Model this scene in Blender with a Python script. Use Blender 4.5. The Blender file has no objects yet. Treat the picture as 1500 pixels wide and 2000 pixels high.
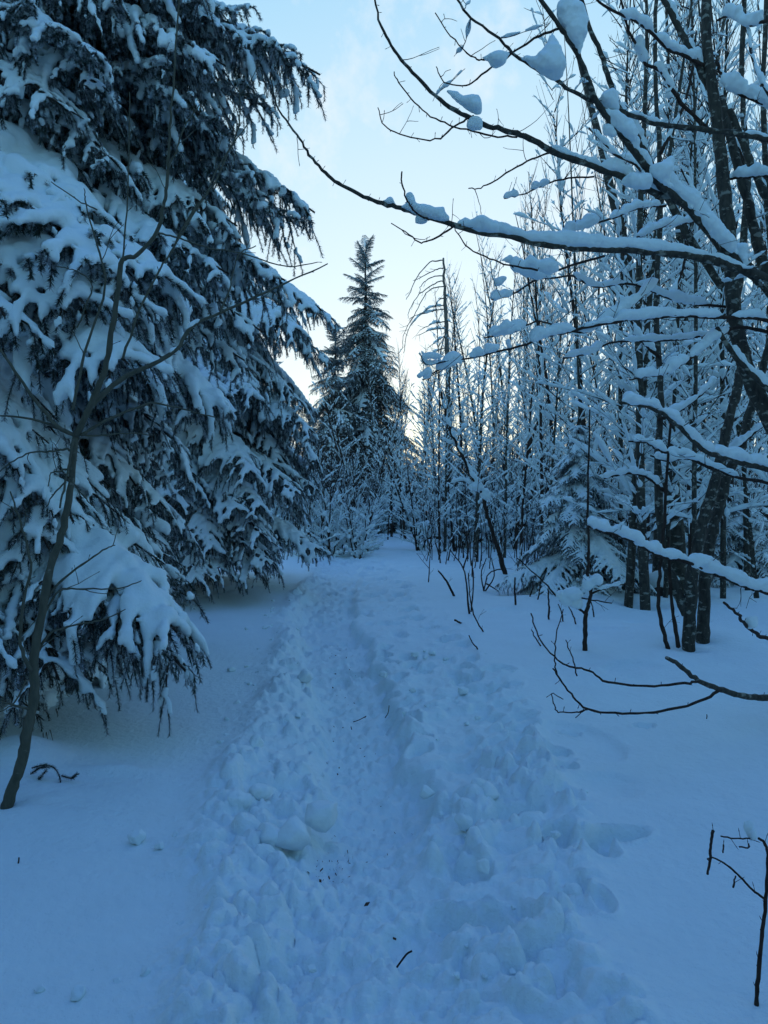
import bpy, math, random
import numpy as np
from mathutils import Vector, Matrix, Quaternion

scene = bpy.context.scene
C = scene.collection
R = math.radians
F = 1510.0            # focal length of the photograph in its own pixels
CAMH = 1.6

# ------------------------------------------------------------------ camera
cam = bpy.data.cameras.new('camera')
cam.sensor_fit = 'VERTICAL'
cam.sensor_height = 36.0
cam.lens = F * 36.0 / 2000.0
cam.clip_start = 0.05
cam.clip_end = 3000
camo = bpy.data.objects.new('camera', cam)
camo.location = (0, 0, CAMH)
camo.rotation_euler = (R(90), 0, 0)
C.objects.link(camo)
scene.camera = camo

# ------------------------------------------------------------------ light
SUN_EL, SUN_AZ = 2.0, 4.0       # degrees; azimuth measured from +Y towards +X
w = bpy.data.worlds.new('World')
scene.world = w
w.use_nodes = True
nt = w.node_tree
for n in list(nt.nodes):
    nt.nodes.remove(n)
out = nt.nodes.new('ShaderNodeOutputWorld')
bg = nt.nodes.new('ShaderNodeBackground')
sky = nt.nodes.new('ShaderNodeTexSky')
sky.sky_type = 'NISHITA'
sky.sun_disc = False
sky.sun_elevation = R(SUN_EL)
sky.sun_rotation = R(SUN_AZ)
sky.altitude = 200
sky.air_density = 1.0
sky.dust_density = 1.2
sky.ozone_density = 4.0
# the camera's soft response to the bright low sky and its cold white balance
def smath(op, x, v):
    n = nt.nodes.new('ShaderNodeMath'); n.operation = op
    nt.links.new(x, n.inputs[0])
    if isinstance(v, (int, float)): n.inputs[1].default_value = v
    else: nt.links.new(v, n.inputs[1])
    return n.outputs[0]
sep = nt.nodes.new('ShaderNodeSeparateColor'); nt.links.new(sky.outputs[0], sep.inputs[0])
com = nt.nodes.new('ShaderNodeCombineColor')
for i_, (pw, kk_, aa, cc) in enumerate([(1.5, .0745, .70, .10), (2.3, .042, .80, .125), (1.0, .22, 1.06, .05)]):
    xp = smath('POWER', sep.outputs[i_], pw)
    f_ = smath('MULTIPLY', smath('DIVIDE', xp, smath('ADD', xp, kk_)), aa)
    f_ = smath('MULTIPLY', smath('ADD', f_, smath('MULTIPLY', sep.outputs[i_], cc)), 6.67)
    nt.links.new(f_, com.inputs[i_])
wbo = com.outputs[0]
# thin wisps of cloud
tc = nt.nodes.new('ShaderNodeTexCoord')
mp = nt.nodes.new('ShaderNodeMapping'); mp.inputs['Scale'].default_value = (5.0, 5.0, 4.0); mp.inputs['Location'].default_value = (6.8, 3.6, 1.6)
nz = nt.nodes.new('ShaderNodeTexNoise'); nz.inputs['Scale'].default_value = 1.5; nz.inputs['Detail'].default_value = 6; nz.inputs['Roughness'].default_value = 0.62
rp = nt.nodes.new('ShaderNodeMapRange'); rp.inputs[1].default_value = 0.56; rp.inputs[2].default_value = 0.74; rp.inputs[3].default_value = 0.0; rp.inputs[4].default_value = 0.6
nt.links.new(tc.outputs['Generated'], mp.inputs[0]); nt.links.new(mp.outputs[0], nz.inputs['Vector']); nt.links.new(nz.outputs[0], rp.inputs[0])
cl = nt.nodes.new('ShaderNodeMix'); cl.data_type = 'RGBA'
cl.inputs[7].default_value = (6.3, 6.4, 6.5, 1)
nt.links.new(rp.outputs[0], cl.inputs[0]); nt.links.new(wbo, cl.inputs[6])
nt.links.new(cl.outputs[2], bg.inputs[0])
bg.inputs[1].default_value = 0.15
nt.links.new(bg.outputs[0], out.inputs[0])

sl = bpy.data.lights.new('sun', 'SUN')
sl.energy = 0.3
sl.angle = R(6)
sl.color = (1.0, 0.86, 0.70)
so = bpy.data.objects.new('sun', sl)
sd = Vector((math.sin(R(SUN_AZ)) * math.cos(R(SUN_EL)), math.cos(R(SUN_AZ)) * math.cos(R(SUN_EL)), math.sin(R(SUN_EL))))
so.rotation_euler = sd.to_track_quat('Z', 'Y').to_euler()
so.location = (0, 0, 30)
C.objects.link(so)

scene.view_settings.view_transform = 'Standard'
scene.view_settings.look = 'None'
scene.view_settings.exposure = 0.06
scene.view_settings.gamma = 1.0
scene.view_settings.use_curve_mapping = False
scene.render.engine = 'CYCLES'
scene.cycles.max_bounces = 5
scene.cycles.diffuse_bounces = 3
scene.cycles.use_denoising = True


# ------------------------------------------------------------------ numpy noise
def h01(ix, iy, seed=0):
    ix = ix.astype(np.int64).astype(np.uint64); iy = iy.astype(np.int64).astype(np.uint64)
    m = np.uint64(0xffffffff)
    h = (ix * np.uint64(374761393) + iy * np.uint64(668265263) + np.uint64(seed * 2246822519 & 0xffffffff)) & m
    h = ((h ^ (h >> np.uint64(13))) * np.uint64(1274126177)) & m
    h = ((h ^ (h >> np.uint64(16))) * np.uint64(2246822519)) & m
    h = h ^ (h >> np.uint64(13))
    return (h & np.uint64(0xffffff)).astype(np.float64) / float(0xffffff)


def vnoise(x, y, seed=0):
    x0 = np.floor(x); y0 = np.floor(y); fx = x - x0; fy = y - y0
    fx = fx * fx * fx * (fx * (fx * 6 - 15) + 10); fy = fy * fy * fy * (fy * (fy * 6 - 15) + 10)
    a = h01(x0, y0, seed); b = h01(x0 + 1, y0, seed); c = h01(x0, y0 + 1, seed); d = h01(x0 + 1, y0 + 1, seed)
    return (a + (b - a) * fx) * (1 - fy) + (c + (d - c) * fx) * fy - 0.5


def fbm(x, y, o=4, seed=0, g=0.5):
    s = 0; a = 1.0
    for i in range(o):
        s = s + a * vnoise(x * 2 ** i + 17.3 * i, y * 2 ** i - 9.1 * i, seed + i)
        a *= g
    return s


def lumps(x, y, cell, seed=0, keep=1.0, flat=0.8):
    """rounded clods of snow lying side by side: a height per point"""
    X = x / cell; Y = y / cell
    x0 = np.floor(X); y0 = np.floor(Y); best = np.zeros_like(X)
    for i in (-1, 0, 1):
        for j in (-1, 0, 1):
            cx = x0 + i; cy = y0 + j
            px = cx + h01(cx, cy, seed); py = cy + h01(cx, cy, seed + 1)
            rr = 0.28 + 0.45 * h01(cx, cy, seed + 2)
            on = h01(cx, cy, seed + 3) < keep
            an = h01(cx, cy, seed + 4) * 3.14; el = 0.7 + 0.6 * h01(cx, cy, seed + 5)
            dx = X - px; dy = Y - py
            u = (dx * np.cos(an) + dy * np.sin(an)) * el; v = (-dx * np.sin(an) + dy * np.cos(an)) / el
            hh = np.clip(1 - (u * u + v * v) / (rr * rr), 0, 1)
            best = np.maximum(best, np.where(on, np.sqrt(hh) * rr * flat, 0))
    return best * cell


def sst(a, b, x):
    t = np.clip((x - a) / (b - a), 0, 1)
    return t * t * (3 - 2 * t)


def table(xs, ys, sig):
    g = np.arange(-60, 400, 0.05)
    v = np.interp(g, xs, ys)
    k = np.arange(-int(3 * sig / 0.05), int(3 * sig / 0.05) + 1) * 0.05
    kk = np.exp(-k * k / (2 * sig * sig)); kk /= kk.sum()
    v = np.convolve(np.pad(v, len(k) // 2, mode='edge'), kk, mode='valid')
    return lambda q: np.interp(q, g, v)


PROF = table([-60, 0, 4, 9, 13, 20, 27, 33, 42, 80, 200], [0, 0, 0, .12, .30, .50, .62, .66, .45, .0, -1], 1.6)
XC = table([-5, 2.4, 3.7, 5.3, 7.7, 10.5, 14.5, 20.5, 31, 45], [0, -.05, -.04, -.18, -.41, -.74, -.96, -.81, -1.0, -2.2], .6)
XL = table([-5, 2.4, 3.7, 5.3, 7.7, 10.5, 14.5, 20.5, 31, 45], [-.5, -.55, -.84, -.98, -1.10, -1.45, -1.45, -1.77, -1.9, -3.2], .4)
XR = table([-5, 2.4, 3.7, 5.3, 7.7, 10.5, 14.5, 20.5, 31, 45], [.7, .75, 1.05, 1.20, 1.10, .88, .45, -.15, -.3, -1.2], .4)

MOUNDS = []       # (x, y, radius, height) filled by hand below
def add_mound(x, y, r, h): MOUNDS.append((x, y, r, h))
add_mound(-4.3, 3.9, 0.55, 0.16)
add_mound(-2.25, 4.75, 0.26, 0.15)
for _q in [(3.19, 8.05, .20, -.07), (3.43, 8.35, .20, -.06), (-2.03, 4.15, .10, -.04), (1.96, 7.55, .12, -.035), (3.55, 11.2, .25, -.08), (3.77, 11.0, .25, -.08), (1.95, 12.4, .3, -.06), (5.6, 11.5, .3, -.06)]:
    add_mound(*_q)
add_mound(-3.2, 12.6, 1.6, 0.22)
add_mound(3.35, 8.6, 0.9, 0.10)
add_mound(5.6, 9.5, 1.5, 0.22)
add_mound(3.4, 11.9, 0.9, 0.14)
add_mound(-6, 7, 3.0, 0.35)


def base_h(x, y):
    x = np.asarray(x, float); y = np.asarray(y, float)
    h = PROF(y)
    off = sst(0.2, 2.5, np.abs(x - XC(y)) - 0.9)
    h = h + off * (0.16 * fbm(x / 5.0, y / 5.0, 3, 11) + 0.05 * fbm(x / 1.3, y / 1.3, 2, 12))
    h = h + 0.10 * sst(1.5, 6, -x) * sst(3, 9, y) + 0.12 * sst(3, 8, x)
    for mx, my, mr, mh in MOUNDS:
        h = h + mh * np.exp(-((x - mx) ** 2 + (y - my) ** 2) / (mr * mr))
    return h


def gz(x, y):
    """smooth ground height for standing things"""
    return float(base_h(np.array([x]), np.array([y]))[0])


def W(px, py, d):
    """a point of the place seen at pixel px, py of the photograph, d metres ahead"""
    return Vector(((px - 750.0) / F * d, d, CAMH + (1000.0 - py) / F * d))


def ground_at(px, py):
    """ground point under a pixel"""
    d = 1.5
    while d < 90:
        p = W(px, py, d)
        if p.z <= gz(p.x, p.y):
            return p
        d += 0.04
    return W(px, py, 60)


# ------------------------------------------------------------------ mesh helpers
class MB:
    def __init__(self):
        self.v = []; self.q = []; self.t = []; self.n = 0

    def add(self, v, q=None, t=None):
        v = np.asarray(v, float).reshape(-1, 3)
        if q is not None and len(q): self.q.append(np.asarray(q, np.int64) + self.n)
        if t is not None and len(t): self.t.append(np.asarray(t, np.int64) + self.n)
        self.v.append(v); self.n += len(v)

    def mesh(self, name, smooth=True):
        me = bpy.data.meshes.new(name)
        if not self.v:
            return me
        V = np.concatenate(self.v)
        Q = np.concatenate(self.q) if self.q else np.zeros((0, 4), np.int64)
        T = np.concatenate(self.t) if self.t else np.zeros((0, 3), np.int64)
        me.vertices.add(len(V)); me.vertices.foreach_set('co', V.astype(np.float32).ravel())
        loops = np.concatenate([Q.ravel(), T.ravel()]).astype(np.int32)
        me.loops.add(len(loops)); me.loops.foreach_set('vertex_index', loops)
        st = np.concatenate([np.arange(len(Q)) * 4, len(Q) * 4 + np.arange(len(T)) * 3]).astype(np.int32)
        me.polygons.add(len(st)); me.polygons.foreach_set('loop_start', st)
        if smooth:
            me.polygons.foreach_set('use_smooth', np.ones(len(st), bool))
        me.update(calc_edges=True)
        return me


def link(name, me, m, parent=None):
    o = bpy.data.objects.new(name, me)
    if m is not None and len(me.materials) == 0:
        me.materials.append(m)
    C.objects.link(o)
    if parent is not None:
        o.parent = parent
    return o


def thing(name, label, cat, loc=(0, 0, 0), group=None, rz=0.0):
    o = bpy.data.objects.new(name, None)
    o.empty_display_size = 0.2
    o.location = loc; o.rotation_euler = (0, 0, rz)
    o['label'] = label; o['category'] = cat
    if group: o['group'] = group
    C.objects.link(o)
    return o


def tag(o, label, cat, group=None, kind=None):
    o['label'] = label; o['category'] = cat
    if group: o['group'] = group
    if kind: o['kind'] = kind
    return o


def tube(mb, P, Rr, sides=6, zs=1.0, cap=True):
    P = np.asarray(P, float); n = len(P)
    Rr = np.broadcast_to(np.asarray(Rr, float), (n,))
    T = np.empty_like(P); T[1:-1] = P[2:] - P[:-2]; T[0] = P[1] - P[0]; T[-1] = P[-1] - P[-2]
    T /= np.linalg.norm(T, axis=1)[:, None] + 1e-9
    up = np.array([0, 0, 1.0])
    tm = T.mean(0)
    if abs(tm[2]) > 0.9 * np.linalg.norm(tm) + 1e-9: up = np.array([0, 1.0, 0.1])
    S = np.cross(T, up); S /= np.linalg.norm(S, axis=1)[:, None] + 1e-9
    U = np.cross(S, T)
    a = np.arange(sides) * 2 * math.pi / sides
    V = P[:, None, :] + Rr[:, None, None] * (np.cos(a)[None, :, None] * S[:, None, :] + zs * np.sin(a)[None, :, None] * U[:, None, :])
    V = V.reshape(-1, 3)
    i = np.arange(n - 1)[:, None] * sides; j = np.arange(sides)[None, :]; j2 = (j + 1) % sides
    q = np.stack([i + j, i + j2, i + sides + j2, i + sides + j], -1).reshape(-1, 4)
    t = None
    if cap:
        V = np.concatenate([V, P[:1] - T[:1] * Rr[0] * 0.5, P[-1:] + T[-1:] * Rr[-1] * 0.5])
        k = np.arange(sides); k2 = (k + 1) % sides; b = n * sides
        t = np.concatenate([np.stack([np.full(sides, b), k2, k], -1),
                            np.stack([np.full(sides, b + 1), (n - 1) * sides + k, (n - 1) * sides + k2], -1)])
    mb.add(V, q, t)


_ico = None
def blob(mb, c, r, rng, sc=(1, 1, 1), amp=0.18):
    """a lumpy ball"""
    global _ico
    if _ico is None:
        import bmesh
        bm = bmesh.new(); bmesh.ops.create_icosphere(bm, subdivisions=2, radius=1)
        _ico = (np.array([v.co[:] for v in bm.verts]), np.array([[v.index for v in f.verts] for f in bm.faces])); bm.free()
    V, T = _ico
    k = rng.normal(size=(4, 3)) * 2.2; ph = rng.uniform(0, 6.28, 4)
    d = 1 + amp * np.sin(V @ k.T + ph).sum(1) * 0.5
    mb.add(np.asarray(c) + V * d[:, None] * r * np.asarray(sc), None, T)


def remesh(mb, voxel, name, smooth_it=1):
    me = mb.mesh(name)
    if len(me.polygons) == 0:
        return me
    o = bpy.data.objects.new('tmp', me)
    C.objects.link(o)
    md = o.modifiers.new('r', 'REMESH'); md.mode = 'VOXEL'; md.voxel_size = voxel; md.use_smooth_shade = True
    if smooth_it:
        ms = o.modifiers.new('s', 'SMOOTH'); ms.factor = 0.5; ms.iterations = smooth_it
    dg = bpy.context.evaluated_depsgraph_get()
    res = bpy.data.meshes.new_from_object(o.evaluated_get(dg))
    bpy.data.objects.remove(o); bpy.data.meshes.remove(me)
    nv = len(res.vertices)
    co = np.empty(nv * 3, np.float32); res.vertices.foreach_get('co', co); co = co.reshape(-1, 3).astype(float)
    no = np.empty(nv * 3, np.float32); res.vertex_normals.foreach_get('vector', no); no = no.reshape(-1, 3)
    a_ = voxel * 1.3
    f1 = 0.16 / voxel
    dn = vnoise(co[:, 0] * f1 + co[:, 2] * f1 * .7, co[:, 1] * f1 - co[:, 2] * f1 * .8, 3) + 0.6 * vnoise(co[:, 0] * f1 * 2.3 - co[:, 2] * f1 * 1.9, co[:, 1] * f1 * 2.3 + co[:, 2] * f1 * 1.7, 4)
    res.vertices.foreach_set('co', (co + no * (dn * a_)[:, None]).astype(np.float32).ravel()); res.update()
    res.name = name
    res.polygons.foreach_set('use_smooth', np.ones(len(res.polygons), bool))
    return res


def smooth_poly(P, per=6):
    """Catmull-Rom through rows of numbers"""
    P = np.asarray(P, float)
    if len(P) < 3:
        t = np.linspace(0, 1, per + 1)[:, None]
        return P[0] * (1 - t) + P[-1] * t
    Q = np.vstack([2 * P[0] - P[1], P, 2 * P[-1] - P[-2]])
    out_ = []
    for i in range(1, len(Q) - 2):
        for k in range(per):
            t = k / per
            out_.append(0.5 * ((2 * Q[i]) + (-Q[i - 1] + Q[i + 1]) * t + (2 * Q[i - 1] - 5 * Q[i] + 4 * Q[i + 1] - Q[i + 2]) * t * t + (-Q[i - 1] + 3 * Q[i] - 3 * Q[i + 1] + Q[i + 2]) * t ** 3))
    out_.append(Q[-2])
    return np.array(out_)


def unit(v):
    return v / (np.linalg.norm(v) + 1e-9)


def grow(p, d, L, n, grav, wob, rng):
    d = unit(np.asarray(d, float)); P = [np.asarray(p, float)]
    for i in range(n):
        d = unit(d + np.array([0, 0, -grav / n]) + rng.normal(size=3) * wob)
        P.append(P[-1] + d * L / n)
    return np.array(P)


# ------------------------------------------------------------------ materials
def mat(name):
    m = bpy.data.materials.new(name); m.use_nodes = True
    nt = m.node_tree; b = nt.nodes['Principled BSDF']
    return m, nt, b


def noise(nt, scale, detail=3, rough=0.5, vec=None):
    n = nt.nodes.new('ShaderNodeTexNoise'); n.inputs['Scale'].default_value = scale
    n.inputs['Detail'].default_value = detail; n.inputs['Roughness'].default_value = rough
    if vec is not None: nt.links.new(vec, n.inputs['Vector'])
    return n


def ramp(nt, fac, stops):
    r = nt.nodes.new('ShaderNodeValToRGB'); nt.links.new(fac, r.inputs[0])
    while len(r.color_ramp.elements) < len(stops): r.color_ramp.elements.new(0.5)
    for e, (p, c) in zip(r.color_ramp.elements, stops):
        e.position = p; e.color = (c[0], c[1], c[2], 1)
    return r


def bump(nt, h, b, strength, dist, prev=None):
    n = nt.nodes.new('ShaderNodeBump'); n.inputs['Strength'].default_value = strength; n.inputs['Distance'].default_value = dist
    nt.links.new(h, n.inputs['Height'])
    if prev is not None: nt.links.new(prev.outputs[0], n.inputs['Normal'])
    nt.links.new(n.outputs[0], b.inputs['Normal'])
    return n


def snow_mat(name, grain, gd, col=(0.77, 0.86, 0.87)):
    m, nt, b = mat(name)
    tc = nt.nodes.new('ShaderNodeTexCoord')
    ge = nt.nodes.new('ShaderNodeNewGeometry')
    n1 = noise(nt, 3.0, 4, 0.6, ge.outputs['Position'])
    r = ramp(nt, n1.outputs[0], [(0.3, tuple(c * 0.96 for c in col)), (0.7, col)])
    nt.links.new(r.outputs[0], b.inputs['Base Color'])
    b.inputs['Roughness'].default_value = 0.75
    b.inputs['Specular IOR Level'].default_value = 0.25
    n2 = noise(nt, grain, 4, 0.7, ge.outputs['Position'])
    bb = bump(nt, n2.outputs[0], b, 0.5, gd)
    n3 = noise(nt, grain * 0.16, 3, 0.6, ge.outputs['Position'])
    bump(nt, n3.outputs[0], b, 0.5, gd * 4, bb)
    return m


M_SNOW = snow_mat('tree_snow', 60, 0.006)
M_GROUND = snow_mat('ground_snow', 130, 0.007)


def bark_mat(name, dark, light, spots, spot_col, zs=0.35):
    m, nt, b = mat(name)
    tc = nt.nodes.new('ShaderNodeTexCoord')
    mp = nt.nodes.new('ShaderNodeMapping'); mp.inputs['Scale'].default_value = (1, 1, zs)
    nt.links.new(tc.outputs['Object'], mp.inputs[0])
    n1 = noise(nt, 28, 5, 0.65, mp.outputs[0])
    r1 = ramp(nt, n1.outputs[0], [(0.35, dark), (0.7, light)])
    mp2 = nt.nodes.new('ShaderNodeMapping'); mp2.inputs['Scale'].default_value = (1, 1, 1.8)
    nt.links.new(tc.outputs['Object'], mp2.inputs[0])
    n2 = noise(nt, 13, 3, 0.55, mp2.outputs[0])
    r2 = ramp(nt, n2.outputs[0], [(spots - .03, (0, 0, 0)), (spots + 0.05, (1, 1, 1))])
    mx = nt.nodes.new('ShaderNodeMix'); mx.data_type = 'RGBA'
    nt.links.new(r2.outputs[0], mx.inputs[0]); nt.links.new(r1.outputs[0], mx.inputs[6]); mx.inputs[7].default_value = (*spot_col, 1)
    nt.links.new(mx.outputs[2], b.inputs['Base Color'])
    b.inputs['Roughness'].default_value = 0.9
    b.inputs['Specular IOR Level'].default_value = 0.2
    bump(nt, n1.outputs[0], b, 0.6, 0.006)
    return m


M_BARK = bark_mat('alder_bark', (0.034, 0.031, 0.026), (0.085, 0.078, 0.062), 0.60, (0.24, 0.24, 0.20))
M_TWIG = bark_mat('twig_bark', (0.028, 0.018, 0.014), (0.060, 0.042, 0.034), 0.80, (0.2, 0.2, 0.18))
M_SMOOTH = bark_mat('rowan_bark', (0.075, 0.075, 0.055), (0.12, 0.115, 0.085), 0.70, (0.22, 0.22, 0.18))
M_SPBARK = bark_mat('spruce_bark', (0.025, 0.018, 0.014), (0.07, 0.05, 0.04), 0.72, (0.15, 0.15, 0.14))
M_DEAD = bark_mat('dead_wood', (0.10, 0.085, 0.07), (0.22, 0.19, 0.16), 0.75, (0.35, 0.32, 0.28))


def needle_mat(name, frost):
    m, nt, b = mat(name)
    tc = nt.nodes.new('ShaderNodeTexCoord')
    n1 = noise(nt, 9, 3, 0.6, tc.outputs['Object'])
    r1 = ramp(nt, n1.outputs[0], [(0.35, (0.013, 0.028, 0.020)), (0.7, (0.034, 0.062, 0.042))])
    n2 = noise(nt, 24, 3, 0.7, tc.outputs['Object'])
    r2 = ramp(nt, n2.outputs[0], [(0.56 - frost * 0.2, (0, 0, 0)), (0.72 - frost * 0.2, (0.75, 0.75, 0.75))])
    mx = nt.nodes.new('ShaderNodeMix'); mx.data_type = 'RGBA'
    nt.links.new(r2.outputs[0], mx.inputs[0]); nt.links.new(r1.outputs[0], mx.inputs[6]); mx.inputs[7].default_value = (0.62, 0.66, 0.70, 1)
    nt.links.new(mx.outputs[2], b.inputs['Base Color'])
    b.inputs['Roughness'].default_value = 0.7
    b.inputs['Specular IOR Level'].default_value = 0.3
    return m


M_NEEDLE = needle_mat('spruce_needles', 0.55)
M_LEAF, _nt, _b = mat('dead_leaf')
_b.inputs['Base Color'].default_value = (0.07, 0.030, 0.014, 1); _b.inputs['Roughness'].default_value = 0.8
M_GRASS, _nt, _b = mat('dry_grass')
_b.inputs['Base Color'].default_value = (0.13, 0.085, 0.045, 1); _b.inputs['Roughness'].default_value = 0.8


# ------------------------------------------------------------------ ground
def build_ground():
    th = np.concatenate([np.linspace(-180, -40, 40)[:-1], np.linspace(-40, 40, 600), np.linspace(40, 180, 40)[1:]]) * math.pi / 180
    rr = np.concatenate([np.geomspace(0.4, 1.9, 14)[:-1], np.geomspace(1.9, 42, 600), np.geomspace(42, 900, 40)[1:]])
    TT, RR = np.meshgrid(th, rr)
    X = (RR * np.sin(TT)).ravel(); Y = (RR * np.cos(TT)).ravel()
    H = base_h(X, Y)
    near = (RR.ravel() < 46) & (Y > 0.3) & (np.abs(X) < 12)
    x = X[near]; y = Y[near]; h = H[near]
    wob = 0.16 * fbm(x * 0 + 3.3, y * 1.1, 3, 31); wob2 = 0.2 * fbm(x * 0 + 8.3, y * 0.9, 3, 41)
    wb3 = 0.10 * fbm(x * 2, y * 2, 2, 51)
    xc = XC(y) + 0.16 * fbm(x * 0, y * 1.1, 3, 61); xl = XL(y) + wob + wb3; xr = XR(y) + wob2 + wb3
    D = sst(-0.06, 0.12, x - xl) * (1 - sst(-0.16, 0.06, x - xr))
    far = sst(9, 14, y)
    cw = 0.25 + 0.12 * sst(4, 9, y)
    wall = 0.13 * fbm(x * 3.2, y * 3.2, 3, 71)
    Cm = sst(-cw - 0.16, -cw + 0.08, x - xc + wall) * (1 - sst(cw - 0.05, cw + 0.07, x - xc + wall))
    h = h - D * 0.035 - Cm * D * (0.05 + 0.09 * sst(3.0, 4.6, y) + 0.05 * vnoise(x * 0, y * .7, 5)) * (1 - 0.75 * far)
    # thrown up banks at both edges
    bankL = np.exp(-((x - xl - 0.10) / 0.16) ** 2); bankR = np.exp(-((x - xr + 0.10) / 0.22) ** 2)
    h = h + (0.05 * bankL + 0.03 * bankR) * (1 - 0.5 * far)
    warp = 0.03 * fbm(x * 9, y * 9, 2, 81)
    xw = x + warp; yw = y + 0.03 * fbm(x * 9 + 40, y * 9, 2, 82)
    lz = sst(xl - 0.12, xl + 0.10, x) * (1 - sst(xc - cw - 0.12, xc - cw + 0.12, x))       # left bank of clods
    rz_ = sst(xc + cw, xc + cw + 0.1, x) * (1 - sst(xr - 0.1, xr + 0.05, x))
    rl = rz_ * (0.85 - 0.6 * sst(5.0, 6.8, y))
    patch = sst(-0.12, 0.12, fbm(x * 2.2, y * 2.2, 2, 91) + 0.06)
    L1 = np.minimum(lumps(xw, yw, 0.19, 101, 0.8, 0.62), 0.055); L2 = lumps(xw, yw, 0.10, 111, 0.8, 0.75); L3 = lumps(x, y, 0.055, 121, 0.8, 0.7); L4 = lumps(x, y, 0.026, 131, 0.9, 0.8)
    h = h + lz * (0.55 * L1 * (0.35 + 0.65 * patch) + 0.8 * L2 * (.3 + .7 * patch) + 0.7 * L3 * (.4 + .6 * patch)) * 1.45
    h = h + rl * (1.05 * L1 * (.45 + .55 * patch) + 0.9 * L2 * (.3 + .7 * patch) + 0.7 * L3 * (.3 + .7 * patch)) * 1.35
    # crumbly floor of the trodden track
    h = h + Cm * (0.55 * L2 * (.4 + .6 * patch) + 0.85 * L3 + 0.7 * L4 + 0.03 * fbm(x * 12, y * 9, 3, 141))
    h = h + (1 - D) * (0.006 * fbm(x * 3.5, y * 3.5, 3, 191) + 0.0025 * fbm(x * 22, y * 22, 2, 192))
    pit = lumps(x, y, 0.5, 201, 0.22, 1.0) * (1 - D)
    h = h - 0.035 * np.clip(pit * 5, 0, 1) * sst(-.1, .2, fbm(x, y, 2, 205)) * (x > 0.5)
    # crumbs just outside both edges
    eg = np.exp(-((x - xl + 0.05) / 0.16) ** 2) * sst(-0.05, 0.2, fbm(x * 3, y * 3, 2, 151))
    h = h + eg * (0.4 * L3 + 0.35 * L4)
    crumb = sst(-.05, .18, fbm(x * 4.5, y * 4.5, 2, 163))
    h = h + D * (1 - Cm) * crumb * (0.55 * L4 + 0.35 * lumps(x + .5, y + .3, 0.04, 167, 0.6, 0.8))
    h = h + D * (0.014 * fbm(x * 7, y * 7, 3, 161)) + D * far * (0.05 * fbm(x * 5, y * 3.4, 3, 171) + 0.25 * L2)
    # footprints
    rg = np.random.default_rng(5)
    FP = []
    def fp(px, py, lx, ly, ang, dep):
        p = ground_at(px, py); FP.append((p.x, p.y, lx, ly, R(ang), dep))
    for q in [(1205, 1640, .16, .08, 20, .10), (1150, 1650, .10, .10, 0, .07), (1120, 1745, .07, .12, 10, .07), (1175, 1775, .05, .11, 0, .05),
              (985, 1490, .08, .17, 8, .10), (1085, 1470, .10, .11, 0, .09), (1105, 1505, .07, .08, 0, .08), (1010, 1585, .16, .12, 40, .07), (1110, 1430, .09, .05, 0, .04),
              (1255, 1418, .09, .06, 20, .035), (1215, 1395, .08, .05, 0, .02), (870, 1250, .10, .14, 0, .08), (840, 1225, .12, .10, 0, .09), (975, 1310, .16, .14, 20, .07), (895, 1320, .12, .12, 0, .06),
              (945, 1355, .12, .12, 0, .05), (800, 1190, .12, .16, 0, .09), (815, 1205, .11, .12, 0, .08), (780, 1160, .12, .15, 0, .08), (790, 1138, .12, .16, 0, .07), (745, 1130, .12, .18, 0, .07),
              (770, 1118, .11, .14, 0, .07), (735, 1105, .12, .16, 0, .06), (720, 1160, .14, .2, 0, .07), (940, 1345, .1, .1, 0, .06), (1020, 1400, .12, .1, 0, .05), (960, 1400, .12, .1, 0, .05),
              (900, 1700, .14, .10, 0, .05), (1000, 1800, .12, .14, 0, .06), (820, 1840, .16, .14, 0, .05), (950, 1880, .12, .16, 0, .06), (1060, 1900, .14, .16, 0, .05), (560, 1900, .14, .14, 0, .05)]:
        fp(*q)
    for i in range(190):
        yy = rg.uniform(7.5, 32); a, b2 = float(XL(yy)), float(XR(yy))
        xx = rg.uniform(a + 0.1, b2 - 0.05)
        FP.append((xx, yy, rg.uniform(.06, .10), rg.uniform(.12, .19), rg.uniform(-.4, .4), rg.uniform(.03, .08)))
    for i in range(40):
        yy = rg.uniform(3.0, 8)
        xx = rg.uniform(float(XC(yy)) + 0.3, float(XR(yy)))
        FP.append((xx, yy, rg.uniform(.06, .09), rg.uniform(.10, .17), rg.uniform(-1.0, 1.0), rg.uniform(.03, .07)))
    for (fx, fy, lx, ly, an, dep) in FP:
        k = np.nonzero((np.abs(x - fx) < 0.5) & (np.abs(y - fy) < 0.5))[0]
        if not len(k): continue
        dx = x[k] - fx; dy = y[k] - fy
        u = (dx * math.cos(an) + dy * math.sin(an)) / lx; v = (-dx * math.sin(an) + dy * math.cos(an)) / ly
        q = u * u + v * v + 0.7 * vnoise(x[k] * 9, y[k] * 9, 7) + 0.25 * vnoise(x[k] * 20, y[k] * 20, 8)
        h[k] -= dep * (1 - sst(0.35, 1.35, q)) - 0.012 * np.exp(-((q - 1.5) / 0.4) ** 2)
    # narrow animal track crossing the open snow on the left
    pA, pB = ground_at(390, 1168), ground_at(600, 1136)
    tt = ((x - pA.x) * (pB.x - pA.x) + (y - pA.y) * (pB.y - pA.y)) / ((pB.x - pA.x) ** 2 + (pB.y - pA.y) ** 2)
    dd = np.hypot(x - pA.x - np.clip(tt, 0, 1) * (pB.x - pA.x), y - pA.y - np.clip(tt, 0, 1) * (pB.y - pA.y)) + 0.05 * fbm(x * 3, y * 3, 2, 3)
    h = h - 0.035 * np.exp(-(dd / 0.07) ** 2) + 0.02 * np.exp(-((dd - .14) / 0.06) ** 2)
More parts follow.
